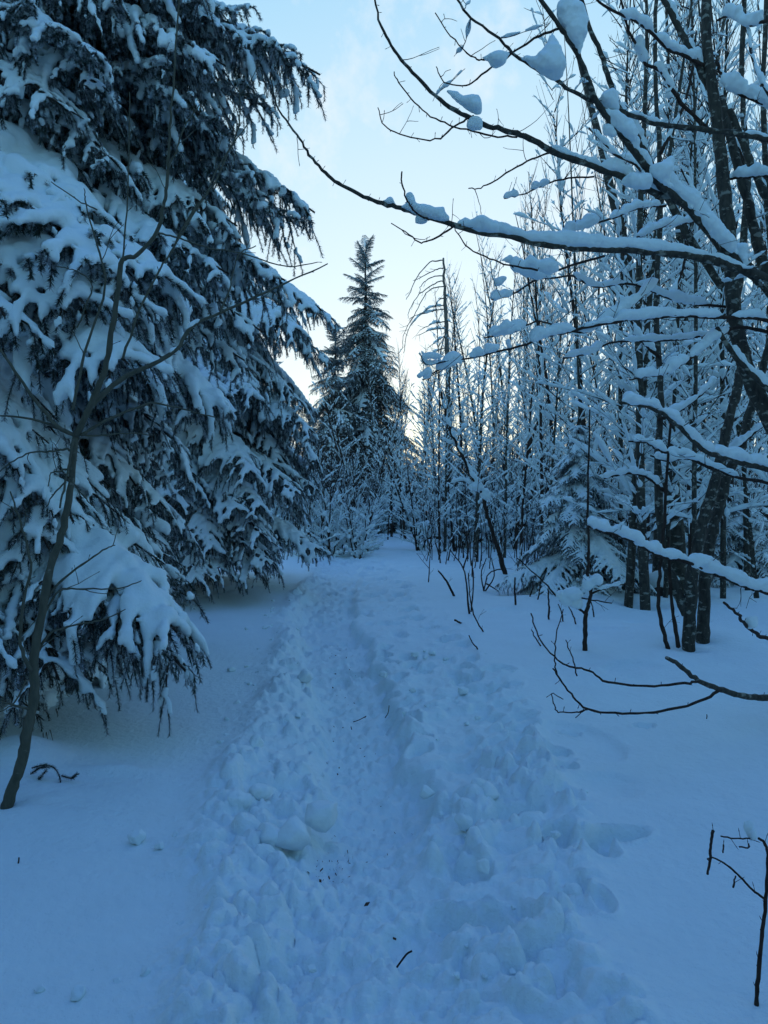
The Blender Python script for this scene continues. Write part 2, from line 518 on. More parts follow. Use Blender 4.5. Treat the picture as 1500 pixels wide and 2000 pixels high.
    # buried twig ridge in front of the sapling
    pA = ground_at(225, 1508); q = ((x - pA.x) / 0.22) ** 2 + ((y - pA.y) / 0.07) ** 2
    h = h + 0.045 * np.exp(-q)
    H[near] = h
    mb = MB()
    n1, n2 = RR.shape
    i = np.arange(n1 - 1)[:, None] * n2; j = np.arange(n2 - 1)[None, :]
    q = np.stack([i + j, i + n2 + j, i + n2 + j + 1, i + j + 1], -1).reshape(-1, 4)
    V = np.stack([X, Y, H], -1)
    mb.add(V, q)
    mb.add(np.vstack([[0, 0, H[:n2].mean()], V[:n2]]), None, np.stack([np.zeros(n2 - 1, int), np.arange(n2 - 1) + 1, np.arange(n2 - 1) + 2], -1))
    o = link('snow_ground', mb.mesh('snow_ground'), M_GROUND)
    o['kind'] = 'structure'
    o['label'] = 'snow covered forest floor with a trodden path'


build_ground()


# ------------------------------------------------------------------ spruce boughs (prototypes in their own space, +X outward)
def needles(mb, P, rng, step=0.0065, per=3, ln=0.019, wd=0.0026, spread=0.85):
    """bristles round a twig"""
    P = np.asarray(P); seg = np.linalg.norm(P[1:] - P[:-1], axis=1); L = seg.sum()
    n = max(2, int(L / step)); cum = np.concatenate([[0], np.cumsum(seg)])
    s = np.repeat(np.linspace(0, L, n), per)
    k = np.clip(np.searchsorted(cum, s) - 1, 0, len(seg) - 1)
    f = (s - cum[k]) / (seg[k] + 1e-9)
    Q = P[k] * (1 - f)[:, None] + P[k + 1] * f[:, None]
    T = (P[k + 1] - P[k]) / (seg[k][:, None] + 1e-9)
    N = rng.normal(size=(len(s), 3)); N -= (N * T).sum(1)[:, None] * T; N /= np.linalg.norm(N, axis=1)[:, None] + 1e-9
    d = T * 0.55 + N * spread; d /= np.linalg.norm(d, axis=1)[:, None]
    B = np.cross(T, d); B /= np.linalg.norm(B, axis=1)[:, None] + 1e-9
    ll = ln * rng.uniform(0.7, 1.15, len(s))[:, None]
    V = np.stack([Q - B * wd, Q + B * wd, Q + d * ll], 1).reshape(-1, 3)
    m = len(s)
    mb.add(V, None, np.arange(m * 3).reshape(m, 3))


def mod(n, rng, lo, hi, f=3.0):
    t = np.linspace(0, 1, n)
    v = 0.5 + 0.5 * np.sin(t * f * 6.28 * rng.uniform(0.7, 1.3) + rng.uniform(0, 6.28)) * np.sin(t * f * 3.1 + rng.uniform(0, 6.28))
    return lo + (hi - lo) * v


def make_bough(slope, snow, seed, L=2.4, wide=1.0, voxel=0.015, hang=1.0, coarse=1.0):
    rng = np.random.default_rng(seed)
    wood, ned, sn = MB(), MB(), MB()
    s0 = R(slope * 0.55)
    spine = grow((0, 0, 0), (math.cos(s0), 0.0, -math.sin(s0)), L, 26, math.tan(R(slope)) * 1.15, 0.012, rng)
    tl = np.linspace(0, 1, 27)
    tube(wood, spine, 0.020 * (1 - tl) + 0.005, 6)
    needles(ned, spine[14:], rng, 0.006 * coarse)
    # thick cap along the spine
    tp = 1 - 0.9 * tl ** 2.2
    rs = tp * snow * (0.095 * np.sin(np.clip(tl * 1.15 + 0.12, 0, 1) * math.pi) ** 0.6 + 0.012) * mod(27, rng, 0.65, 1.2, 3)
    tube(sn, spine[1:26] + np.array([0, 0, 1]) * (rs[1:26] * 0.45)[:, None], rs[1:26], 9, 0.75)
    n2 = int(L / 0.085)
    for k in range(n2):
        t = 0.06 + 0.93 * (k + rng.uniform(-.3, .3)) / n2
        t = min(max(t, 0.03), 0.99)
        i = min(int(t * 26), 25); p = spine[i] * (1 - (t * 26 - i)) + spine[i + 1] * (t * 26 - i)
        tan = unit(spine[i + 1] - spine[i])
        for sgn in (-1, 1):
            ls = L * wide * (0.33 * (1 - t) ** 0.75 + 0.06) * (0.35 + 0.65 * min(1, t / 0.22)) * rng.uniform(0.7, 1.15)
            an = R(rng.uniform(42, 66)) * sgn
            d = np.array([tan[0] * math.cos(an), math.sin(an), tan[2] * 0.6 + rng.uniform(-.12, .1)])
            S = grow(p, d, ls * rng.uniform(.85, 1.2), 9, hang * rng.uniform(0.4, 1.2), 0.04, rng)
            sp = S
            u = np.linspace(0, 1, 10)
            tube(wood, S, 0.0065 * (1 - u) + 0.0018, 4, cap=False)
            needles(ned, S, rng, 0.007 * coarse)
            hz = np.abs(unit(S[-1] - S[0])[2])
            r2 = snow * 0.070 * (1 - 0.55 * u) * mod(10, rng, 0.55, 1.15, 2) * (1.1 - 0.55 * hz) * (1 - 0.65 * t * t)
            e = int(rng.integers(6, 11))
            tube(sn, S[:e] + np.array([0, 0, 1]) * (r2[:e] * 0.5)[:, None], r2[:e], 7, 0.85)
            if snow > 1.2 and t < 0.7 and rng.random() < 0.6:
                blob(sn, S[int(rng.integers(1, 4))] + np.array([0, 0, 0.01]), snow * rng.uniform(0.04, 0.075), rng, (1, 1, .8))
            n3 = max(3, int(ls / 0.038))
            for m in range(n3):
                u3 = (m + rng.uniform(0.2, 1)) / n3
                j = min(int(u3 * 9), 8); p3 = S[j] * (1 - (u3 * 9 - j)) + S[j + 1] * (u3 * 9 - j)
                tn = unit(S[j + 1] - S[j])
                sd_ = rng.choice([-1, 1])
                cr = np.cross(tn, [0, 0, 1]) * sd_
                l3 = rng.uniform(0.08, 0.25) * (0.6 + 0.4 * (1 - t)) * min(1.0, ls / 0.35 + 0.3)
                Q = grow(p3, tn * 0.7 + cr * 0.6 + np.array([0, 0, -0.2]), l3, 4, hang * rng.uniform(0.6, 2.0), 0.03, rng)
                tube(wood, Q, [0.003, 0.0026, 0.0022, 0.0018, 0.0015], 3, cap=False)
                needles(ned, Q, rng, 0.0060 * coarse, 5 if snow > 1 else 4, 0.023, 0.0028)
                if rng.random() < 0.60:
                    r3 = min(1.0, snow + .3) * rng.uniform(0.009, 0.021) * np.array([0.8, 1.1, 1.0, 0.8, 0.4])
                    e3 = int(rng.integers(2, 5))
                    tube(sn, Q[:e3] + np.array([0.0, 0, 0.5]) * r3[:e3, None] + np.cross(unit(Q[-1] - Q[0]), [0, 1, 0]) * r3[:e3, None] * 0.3, r3[:e3], 5)
    bm = MB()
    me_w = wood.mesh('bough_wood'); me_n = ned.mesh('bough_needles', smooth=False)
    me_s = remesh(sn, voxel, 'bough_snow')
    me_w.materials.append(M_SPBARK); me_n.materials.append(M_NEEDLE); me_s.materials.append(M_SNOW)
    tip = spine[-1]
    return dict(w=me_w, n=me_n, s=me_s, L=float(np.linalg.norm(tip)), slope=math.degrees(math.atan2(-tip[2], math.hypot(tip[0], tip[1]))), tip=tip)


BO = {
    'med': [make_bough(14, 0.8, 1), make_bough(26, 1.05, 2), make_bough(34, 1.0, 3), make_bough(46, 0.8, 4, wide=0.85), make_bough(24, 0.95, 5, wide=1.1), make_bough(38, 0.95, 6, wide=.95)],
    'heavy': [make_bough(18, 1.15, 11, voxel=0.018), make_bough(32, 1.35, 12, wide=1.1, voxel=0.018), make_bough(46, 1.2, 13, voxel=0.018)],
    'sheet': [make_bough(24, 1.85, 31, wide=1.2, voxel=0.018), make_bough(36, 1.95, 32, wide=1.2, voxel=0.018), make_bough(50, 1.8, 33, wide=1.1, voxel=0.018)],
    'light': [make_bough(10, 0.36, 21, L=1.8, voxel=0.018, coarse=1.2, hang=.7), make_bough(28, 0.38, 22, L=1.8, voxel=0.018, coarse=1.2, hang=1.0)],
}


def put_bough(tree, base, tip, kind, rng, roll=0.25, fat=1.0):
    """one bough of a tree: wood and needles as a part, its snow as a sub-part"""
    base = Vector(base); tip = Vector(tip); v = tip - base
    hz = math.hypot(v.x, v.y); sl = math.degrees(math.atan2(-v.z, hz))
    c = min(BO[kind], key=lambda b: abs(b['slope'] - sl) + rng.uniform(0, 9))
    sc = v.length / c['L']
    az = math.atan2(v.y, v.x) - math.atan2(c['tip'][1], c['tip'][0])
    M = Matrix.Translation(base) @ Matrix.Rotation(az, 4, 'Z') @ Matrix.Rotation(R(sl - c['slope']), 4, 'Y') @ Matrix.Rotation(rng.uniform(-roll, roll), 4, 'X')
    s3 = Matrix.Diagonal((sc, sc * fat * rng.choice([-1, 1]), sc * rng.uniform(.92, 1.08), 1))
    o = bpy.data.objects.new('branch', c['n']); C.objects.link(o); o.parent = tree
    o.matrix_local = M @ s3
    o2 = bpy.data.objects.new('wood', c['w']); C.objects.link(o2); o2.parent = o
    o3 = bpy.data.objects.new('snow', c['s']); C.objects.link(o3); o3.parent = o; o3['kind'] = 'stuff'; o['kind'] = 'stuff'
    return o


def spruce_trunk(tree, H, r, rng, lean=0.0):
    mb = MB()
    n = 24
    P = np.array([[lean * H * (k / n) ** 2 + 0.02 * rng.normal(), 0.02 * rng.normal(), -0.3 + (H + 0.3) * k / n] for k in range(n + 1)])
    tube(mb, P, r * (1 - np.linspace(0, 1, n + 1)) ** 0.8 + 0.01, 12)
    me = mb.mesh('trunk')
    link('trunk', me, M_SPBARK, tree)


def auto_boughs(tree, z0, z1, dz, per, radf, slopef, kindf, rng, azr=(0, 2 * math.pi), keep=lambda a, z: True, fat=1.0):
    z = z0; a = rng.uniform(0, 6.28)
    while z < z1:
        for k in range(per):
            a += 2.399963
            az = azr[0] + (a % (2 * math.pi)) / (2 * math.pi) * (azr[1] - azr[0])
            zz = z + rng.uniform(-dz * .4, dz * .4)
            if not keep(az, zz): continue
            r = radf(zz) * rng.uniform(0.78, 1.12)
            sl = R(slopef(zz) + rng.uniform(-7, 7))
            put_bough(tree, (0.05 * math.cos(az), 0.05 * math.sin(az), zz),
                      (r * math.cos(az), r * math.sin(az), zz - r * math.tan(sl)), kindf(zz), rng, fat=fat)
        z += dz


# big spruce beyond the open snow on the left
rA = np.random.default_rng(101)
xA, yA = -4.05, 13.2
A = thing('spruce_tree', 'huge spruce laden with snow, dark trunk showing beneath, its boughs reaching to the path', 'spruce tree', (xA, yA, gz(xA, yA)))
spruce_trunk(A, 12.3, 0.20, rA)
gA = gz(xA, yA)
auto_boughs(A, 1.9, 11.0, 0.42, 5, lambda z: float(np.interp(z, [0, 5.2, 6.6, 9, 11.5], [3.1, 2.95, 1.9, 1.35, .6])), lambda z: 36 if z > 3 else 26, lambda z: 'med', rA,
            keep=lambda a, z: not (math.sin(a) > 0.75 and z > 2))
for (px, py, d, kd, h) in [(610, 1085, 11.8, 'heavy', 1.2), (560, 1090, 11.2, 'med', 1.4), (480, 1085, 11.0, 'med', 1.9), (345, 1130, 11.4, 'heavy', 1.9), (400, 1100, 11.0, 'med', 1.9),
                           (625, 860, 12, 'heavy', 1.9), (600, 960, 11.6, 'med', 1.5), (520, 920, 11.0, 'heavy', 1.7), (650, 640, 12.4, 'med', 1.8), (600, 780, 12.2, 'med', 1.8), (440, 1120, 10.8, 'heavy', 1.7), (520, 1110, 11.2, 'heavy', 1.5), (380, 1140, 10.4, 'med', 2.0), (300, 1150, 10.6, 'heavy', 1.6), (250, 1160, 10.6, 'med', 1.8), (345, 1000, 10.4, 'heavy', 1.6), (450, 1010, 10.6, 'heavy', 1.6), (550, 1010, 11.2, 'heavy', 1.6),
                           (570, 640, 11.2, 'heavy', 1.6), (450, 780, 10.6, 'heavy', 1.7), (420, 960, 10.8, 'med', 1.8), (655, 720, 13.0, 'med', 1.8)]:
    tip = W(px, py, d) - Vector((xA, yA, gA))
    put_bough(A, (0.08, -0.08, tip.z + h), tip, kd, rA)

# nearer spruce, trunk outside the picture on the left
rB = np.random.default_rng(202)
xB, yB = -4.5, 7.2
gB = gz(xB, yB)
B = thing('spruce_tree', 'nearest spruce, its heavy white boughs hanging in from the left behind the bare sapling', 'spruce tree', (xB, yB, gB))
spruce_trunk(B, 16, 0.19, rB)
KB = [(355, 1262, 5.0, 'sheet', 1.7, .8), (400, 1290, 4.95, 'med', 1.3, .35), (300, 1215, 5.2, 'heavy', 1.6, 1.0), (200, 1000, 5.4, 'heavy', 1.9, 1.1), (210, 1230, 5.0, 'med', 1.5, 1.0), (90, 1050, 5.0, 'heavy', 1.6, 1.1),
      (400, 610, 5.9, 'sheet', 1.5, 1.2), (330, 560, 5.6, 'sheet', 1.8, 1.2), (255, 610, 5.3, 'sheet', 1.9, 1.2), (185, 670, 4.9, 'sheet', 1.6, 1.1), (120, 560, 4.9, 'sheet', 1.9, 1.2), (60, 640, 4.8, 'heavy', 1.6, 1.2), (250, 440, 5.8, 'sheet', 1.5, 1.1), (130, 440, 5.3, 'sheet', 1.5, 1.1), (30, 560, 4.9, 'sheet', 1.8, 1.1), (190, 950, 5.3, 'sheet', 2.0, .9), (110, 900, 5.0, 'sheet', 1.9, 1.0), (440, 790, 6.4, 'sheet', 1.7, .7),
      (560, 560, 7.3, 'heavy', 1.5, 1.2), (620, 118, 6.9, 'med', 1.3, 1.0), (585, 130, 7.6, 'med', 1.2, 1.0), (540, 235, 7.6, 'med', 0.9, .8), (605, 460, 8.2, 'med', 1.6, 1.0), (590, 440, 7.7, 'med', 1.3, 1.0),
      (480, 330, 7.0, 'med', 1.5, 1.0), (345, 470, 6.4, 'med', 1.7, 1.0), (250, 330, 6.2, 'med', 1.6, 1.0), (265, 180, 5.9, 'med', 1.5, 1.0), (150, 150, 5.7, 'med', 1.4, 1.0), (420, 250, 6.6, 'med', 1.6, 1.0), (460, 160, 6.6, 'med', 1.5, 1.0),
      (60, 200, 5.5, 'med', 1.5, 1.0), (440, 60, 6.6, 'med', 1.5, 1.0), (330, 60, 6.2, 'med', 1.5, 1.0), (460, 420, 6.9, 'heavy', 1.4, 1.0),
      (470, 700, 7.0, 'heavy', 1.5, 1.0), (430, 800, 6.9, 'med', 1.5, 1.0), (380, 760, 6.4, 'heavy', 1.7, 1.0), (300, 860, 6.6, 'med', 1.5, 1.0), (330, 930, 7.4, 'med', 1.5, .8), (270, 1235, 5.2, 'med', 1.7, 1.0), (60, 1300, 4.7, 'med', 1.6, 1.0), (140, 1290, 4.9, 'med', 1.7, 1.0), (10, 1260, 4.6, 'heavy', 1.6, 1.0), (100, 1345, 5.4, 'med', 1.6, 1.0), (210, 1300, 5.4, 'med', 1.7, 1.0), (20, 1130, 4.7, 'heavy', 1.7, 1.0), (270, 1120, 5.6, 'med', 1.7, 1.0), (20, 1350, 5.6, 'med', 1.4, 1.2), (470, 560, 6.6, 'heavy', 1.5, 1.0), (520, 640, 7.2, 'med', 1.5, 1.0)]
for (px, py, d, kd, h, ft) in KB:
    tip = W(px, py, d) - Vector((xB, yB, gB))
    put_bough(B, (0.05, -0.05, tip.z + h * 1.0), tip, kd, rB, fat=ft)
auto_boughs(B, 1.4, 9.0, 0.5, 4, lambda z: 2.6 - 0.03 * z, lambda z: 36, lambda z: 'heavy' if z < 4.2 else 'med', rB,
            azr=(R(-95), R(50)), keep=lambda a, z: not (a < R(-60) and z < 2.2))

# tall distant spruces in the middle
def far_spruce(px, d, top_py, rad, label, seed, z0=2.0, dz=0.42, per=7, lean=0.0, gap=None):
    rg = np.random.default_rng(seed)
    x = (px - 750) / F * d; g = gz(x, d)
    H = CAMH + (1000 - top_py) / F * d - g
    T = thing('spruce_tree', label, 'spruce tree', (x, d, g), group='spruces standing at the end of the path')
    spruce_trunk(T, H, 0.016 * H, rg, lean)
    z = z0
    while z < H - 0.3:
        f = (H - z) / H
        for k in range(per if f > 0.15 else 4):
            if rg.random() < 0.36: continue
            az = rg.uniform(0, 6.28); zz = min(H - .15, z + rg.uniform(-.25, .25))
            r = max(0.42, rad * (f ** 0.5) * rg.uniform(0.4, 1.25))
            sl = R((40 if f > 0.3 else 40 - (0.3 - f) * 330) + rg.uniform(-16, 16))
            put_bough(T, (0, 0, zz), (r * math.cos(az), r * math.sin(az), zz - r * math.tan(sl)), 'light', rg, roll=.6, fat=rg.uniform(1.0, 1.5) if f > .25 else 1.1)
        z += dz * (0.38 + 0.6 * f)
    return T


far_spruce(714, 38, 478, 2.8, 'tallest spruce at the end of the path, pointed top against the sky', 301, z0=1.8)
far_spruce(655, 36, 640, 2.4, 'spruce left of the tallest one, its tip just above the snowy boughs', 302, z0=1.0)
far_spruce(612, 30, 800, 1.5, 'short bushy spruce in front of the two tall ones by the bright gap', 303, z0=0.6, dz=0.45)
far_spruce(520, 44, 640, 2.0, 'far spruce mostly hidden behind the huge snow-laden one', 304, z0=1.0)


def small_spruce(px, py, top_py, rad, label, seed, kind='heavy', dd=None):
    rg = np.random.default_rng(seed)
    p = ground_at(px, py) if dd is None else Vector(((px - 750) / F * dd, dd, 0)); p.z = gz(p.x, p.y)
    H = CAMH + (1000 - top_py) / F * p.y - p.z
    T = thing('small_spruce', label, 'spruce tree', p)
    spruce_trunk(T, H, 0.05, rg)
    z = 0.35
    while z < H - 0.1:
        f = (H - z) / H
        for k in range(7):
            az = rg.uniform(0, 6.28); r = max(0.22, rad * f ** 0.8 * rg.uniform(0.75, 1.1))
            put_bough(T, (0, 0, z), (r * math.cos(az), r * math.sin(az), z - r * math.tan(R(rg.uniform(18, 38)))), kind if rg.random() < .6 else 'med', rg, fat=1.15)
        z += 0.21 * (0.6 + 0.5 * f)


small_spruce(1130, 1135, 815, 1.5, 'small snow-smothered spruce standing among the thin trunks right of the path', 311, dd=12.4)
small_spruce(1455, 1120, 950, 1.5, 'low dark spruce behind the forked alder at the right edge', 312, kind='med', dd=13.5)
small_spruce(1300, 1090, 860, 1.3, 'half hidden small spruce behind the row of spotted trunks', 313, dd=17.5)
small_spruce(985, 1070, 880, 1.2, 'far small spruce peeping between thin trunks left of the snow-smothered one', 314, kind='med', dd=27)


# unseen spruces added to darken the ground, beside and behind the photographer
rO = np.random.default_rng(515)
for (ox, oy, oh, orad, lab) in [(-5.2, -1.5, 12, 2.2, 'unseen spruce added for shade beside the path to the left behind the viewpoint'), (-3.4, -5.5, 13, 2.6, 'unseen tall spruce added for shade behind the viewpoint left of the path'), (3.6, -4.5, 12, 2.4, 'unseen tall spruce added for shade behind the viewpoint right of the path'),
                                (-8.0, 2.6, 13, 2.5, 'unseen spruce added for shade left of the snow-smothered slope outside the picture'), (7.8, -0.5, 11, 2.3, 'unseen spruce added for shade right of the open snow outside the picture'), (0.5, -9.5, 14, 2.8, 'unseen spruce added for shade, closing the path far behind the viewpoint'), (8.5, 5.0, 12, 2.2, 'unseen spruce added for shade right of the nearest alder outside the picture')]:
    O_ = thing('spruce_tree', lab, 'spruce tree', (ox, oy, gz(ox, oy)), 'unseen spruces added for shade around the viewpoint')
    spruce_trunk(O_, oh, 0.14, rO)
    auto_boughs(O_, 1.0, oh - 0.4, 0.62, 5, lambda z: orad * ((oh - z) / oh) ** 0.7 + 0.3, lambda z: 34, lambda z: 'med', rO, fat=1.3)


# ------------------------------------------------------------------ bare trees of the thicket (prototypes)
def snow_on(mb, P, r, rng, sides=5, gaps=0.25, zoff=0.7, lo=0.4, hi=1.3, sq=1.0):
    """broken ridges of snow lying along a branch"""
    n = len(P)
    hz = np.linalg.norm((P[1:] - P[:-1])[:, :2], axis=1) / (np.linalg.norm(P[1:] - P[:-1], axis=1) + 1e-9)
    hz = np.concatenate([hz, hz[-1:]])
    i = 0
    while i < n - 1:
        ln = int(rng.integers(2, 6))
        j = min(n - 1, i + ln)
        if rng.random() > gaps and j > i:
            k = np.arange(i, j + 1)
            env = np.sin(np.linspace(0.25, math.pi - 0.25, len(k)))
            rr = r * env * rng.uniform(lo, hi) * np.clip(hz[k] * 1.5 - 0.25, 0.12, 1) + 0.0015
            tube(mb, P[k] + np.array([0, 0, 1]) * (rr * zoff)[:, None], rr, sides, sq)
        i = j


def make_bare(seed, H, r0, brs=46, up=50, blen=1.5, snow=0.028, z_first=0.12, sides=4, tw=1.0, lean=0.0, wob=0.012, multi=1):
    rng = np.random.default_rng(seed)
    tr, cr, sn = MB(), MB(), MB()
    for s_ in range(multi):
        d0 = np.array([lean + rng.normal() * 0.05 + (0.28 * math.cos(s_ * 2.3) if multi > 1 else 0), rng.normal() * 0.05 + (0.28 * math.sin(s_ * 2.3) if multi > 1 else 0), 1.0])
        hh = H * (1 if s_ == 0 else rng.uniform(0.6, 0.95))
        T = grow((0.05 * s_, 0, -0.25), d0, hh, 32, -0.25 * (1 if multi > 1 else 0.1), wob, rng)
        tl = np.linspace(0, 1, 33)
        tube(tr, T, r0 * (1 - tl) ** 0.85 + 0.004, 7)
        n = int(brs * (1 if s_ == 0 else 0.5))
        az = rng.uniform(0, 6.28)
        for k in range(n):
            t = z_first + (0.98 - z_first) * (k + rng.uniform(0, 1)) / n
            i = min(int(t * 32), 31); p = T[i] * (1 - (t * 32 - i)) + T[i + 1] * (t * 32 - i)
            az += 2.4 + rng.normal() * 0.4
            a = R(up + rng.uniform(-14, 16) - 22 * t)
            L = blen * (0.35 + 0.65 * math.sin(min(1, 1.25 - t) * math.pi / 2) * min(1, 0.4 + t * 2)) * rng.uniform(0.5, 1.15)
            L = max(0.25, L * (1 - 0.5 * t))
            Bp = grow(p, (math.sin(a) * math.cos(az), math.sin(a) * math.sin(az), math.cos(a)), L, 10, rng.uniform(-0.3, 0.7) * (1 - t), 0.035, rng)
            u = np.linspace(0, 1, 11)
            tube(cr, Bp, (r0 * 0.20 * (1 - t * 0.5)) * (1 - u) + 0.0028, sides, cap=False)
            snow_on(sn, Bp, snow * rng.uniform(0.8, 1.3) * (1.15 - 0.6 * t), rng, 6, 0.12 + 0.5 * t ** 3)
            m = max(2, int(L / 0.16 * tw))
            for q in range(m):
                u2 = (q + rng.uniform(0.3, 1)) / m; j = min(int(u2 * 10), 9); p2 = Bp[j]
                tn = unit(Bp[j + 1] - Bp[j]); side = rng.normal(size=3); side -= tn * (side @ tn); side = unit(side); side[2] = abs(side[2]) * 0.6
                l2 = rng.uniform(0.12, 0.5) * (1 - 0.45 * u2) * min(1.0, L)
                S = grow(p2, tn * 0.8 + side * 0.75, l2, 5, rng.uniform(-.4, .4), 0.05, rng)
                tube(cr, S, [0.0042, 0.0036, 0.003, 0.0026, 0.0022, 0.0018], 3, cap=False)
                if rng.random() < 0.75 - 0.5 * t ** 2:
                    snow_on(sn, S, snow * rng.uniform(0.45, 0.85), rng, 5, 0.15)
                if rng.random() < 0.6:
                    S2 = grow(S[int(rng.integers(1, 5))], tn * 0.6 + rng.normal(size=3) * 0.6, l2 * 0.6, 3, 0, 0.05, rng)
                    tube(cr, S2, [0.003, 0.0026, 0.0022, 0.0016], 3, cap=False)
                    if rng.random() < 0.4: snow_on(sn, S2, snow * 0.5, rng, 4, 0.1)
            if rng.random() < 0.35 * (1 - t):      # wedge of snow in the fork
                blob(sn, p + np.array([math.cos(az), math.sin(az), 0]) * 0.04 + np.array([0, 0, 0.03]), snow * rng.uniform(1.0, 1.8), rng, (1, 1, 1.4))
        # twiggy bare top
        for k in range(16):
            i = int(rng.integers(20, 32)); az2 = rng.uniform(0, 6.28)
            S = grow(T[i], (0.35 * math.cos(az2), 0.35 * math.sin(az2), 1), rng.uniform(0.4, 1.1), 6, 0, 0.03, rng)
            tube(cr, S, np.linspace(0.006, 0.002, 7), 3, cap=False)
    a, b, c = tr.mesh('trunk'), cr.mesh('twigs'), sn.mesh('snow')
    b.materials.append(M_TWIG); c.materials.append(M_SNOW)
    return dict(t=a, c=b, s=c)


TREES = {
    'tall': [make_bare(401, 10, 0.055, 66, 58, 1.6, snow=.032), make_bare(402, 9, 0.05, 60, 52, 1.5, lean=0.05, snow=.031), make_bare(403, 11, 0.065, 70, 60, 1.8, lean=-0.06, snow=.034)],
    'slim': [make_bare(411, 7.5, 0.032, 50, 48, 1.2, snow=0.029), make_bare(412, 7, 0.030, 46, 44, 1.1, snow=0.028, wob=0.02), make_bare(413, 6, 0.028, 44, 54, 1.3, snow=.032)],
    'multi': [make_bare(421, 5.5, 0.030, 36, 55, 1.3, multi=4, z_first=0.05, snow=.032), make_bare(422, 4.5, 0.025, 32, 60, 1.2, multi=5, z_first=0.05, snow=.032)],
    'bush': [make_bare(431, 2.8, 0.016, 26, 55, 0.9, snow=0.032, multi=6, z_first=0.03, tw=1.3), make_bare(432, 2.2, 0.014, 24, 60, 0.8, snow=0.032, multi=7, z_first=0.03, tw=1.4), make_bare(433, 3.4, 0.018, 30, 50, 1.0, snow=0.033, multi=5, z_first=0.02, tw=1.3)],
}
for kk, ll in TREES.items():
    for t_ in ll:
        t_['t'].materials.append(M_BARK if kk == 'tall' else M_TWIG)


def put_tree(kind, x, y, sc, label, rng, name=None, cat='tree', group=None, zs=None, thick=1.0, which=None):
    c = TREES[kind][which if which is not None else int(rng.integers(len(TREES[kind])))]
    o = thing(name or 'bare_tree', label, cat, (x, y, gz(x, y)), group, rng.uniform(0, 6.28))
    z = zs or sc
    o.scale = (sc, sc, z)
    for nm, me in (('trunk', c['t']), ('crown', c['c']), ('snow', c['s'])):
        q = bpy.data.objects.new(nm, me); C.objects.link(q); q.parent = o
        if nm != 'trunk': q['kind'] = 'stuff'
        if nm == 'trunk' and thick != 1.0: q.scale = (thick, thick, 1)
    return o


rT = np.random.default_rng(7)
# (px, depth, pixel height of the top, kind, thickness, label)
ROW = [
    (765, 30, 655, 'slim', 1.2, 'thin dark tree just right of the tallest spruce'),
    (792, 27, 700, 'slim', 1.4, 'thin tree with a broken top beside the bright sky gap'),
    (838, 28, 640, 'slim', 1.2, 'slender tree just left of the dead snag'),
    (905, 25, 560, 'slim', 1.2, 'slender tree close to the right side of the dead snag'),
    (930, 18, 500, 'tall', 1.0, 'straight pale-barked tree with bare upright twigs on top, right of the snag'),
    (968, 26, 520, 'slim', 1.0, 'thin tree behind the straight pale-barked one'),
    (985, 20, 470, 'tall', 0.8, 'tall thin tree with a fan of bare top twigs'),
    (1005, 22, 560, 'slim', 1.3, 'twin of the fan-topped tree, close on its right'),
    (1045, 24, 540, 'slim', 1.0, 'thin snowy tree left of the small snow-smothered spruce'),
    (1068, 17, 470, 'tall', 0.8, 'dark straight trunk rising behind the small snow-smothered spruce'),
    (1225, 11.2, -250, 'tall', 1.0, 'spotted trunk leaning left, right of the small spruce'),
    (1262, 11.0, -300, 'tall', 1.15, 'spotted trunk next to the leaning one, foot in a snow hollow'),
    (1330, 12.5, -300, 'tall', 1.6, 'thickest spotted trunk behind the forked alder'),
    (1305, 13.5, -200, 'tall', 1.1, 'thin spotted trunk left of the thickest one'),
    (1280, 14.5, -250, 'tall', 0.9, 'second thin trunk in the dense cluster behind the alder'),
    (1375, 14.0, -200, 'tall', 1.2, 'trunk seen between the alder stems'),
    (1480, 11.5, 500, 'tall', 1.3, 'mossy grey-green trunk near the right edge before the dark spruce'),
    (1350, 16.0, -100, 'slim', 1.3, 'slim trunk behind the alder fork'),
    (1175, 15.5, 60, 'slim', 1.4, 'slim trunk rising from behind the small spruce top'),
    (1100, 19.0, 250, 'slim', 1.3, 'slim trunk left of the small spruce'),
    (1210, 12.6, -200, 'tall', .6, 'thin upright stem between the two leaning spotted trunks and the small spruce'),
    (1298, 11.8, -260, 'tall', .6, 'thin dark stem left of the thickest spotted trunk'),
    (1356, 10.8, -300, 'tall', .55, 'thin dark stem just right of the thickest spotted trunk'),
    (1412, 11.6, -300, 'tall', .6, 'thin dark stem behind the right alder fork'),
    (1462, 12.4, -300, 'tall', .6, 'thin dark stem right of the alder fork'),
    (1515, 11.4, -300, 'tall', .7, 'thin dark stem at the very right edge'),
    (1250, 13.2, -150, 'tall', .5, 'thin dark stem behind the leaning spotted trunk'),
    (1140, 13.6, -60, 'tall', .45, 'thin tall stem rising beside the top of the small spruce'),
    (1430, 17.0, 0, 'slim', 1.4, 'slim trunk right of the alder, in front of the dark spruce'),
]
for (px, d, top, kind, th, lab) in ROW:
    x = (px - 750) / F * d
    Hn = CAMH + (1000 - top) / F * d - gz(x, d)
    base = {'tall': 10.0, 'slim': 7.0}[kind]
    s = Hn / base
    put_tree(kind, x, d, min(s, 1.15), lab, rT, zs=s, thick=th * (1.15 if kind == 'tall' else 1.3))

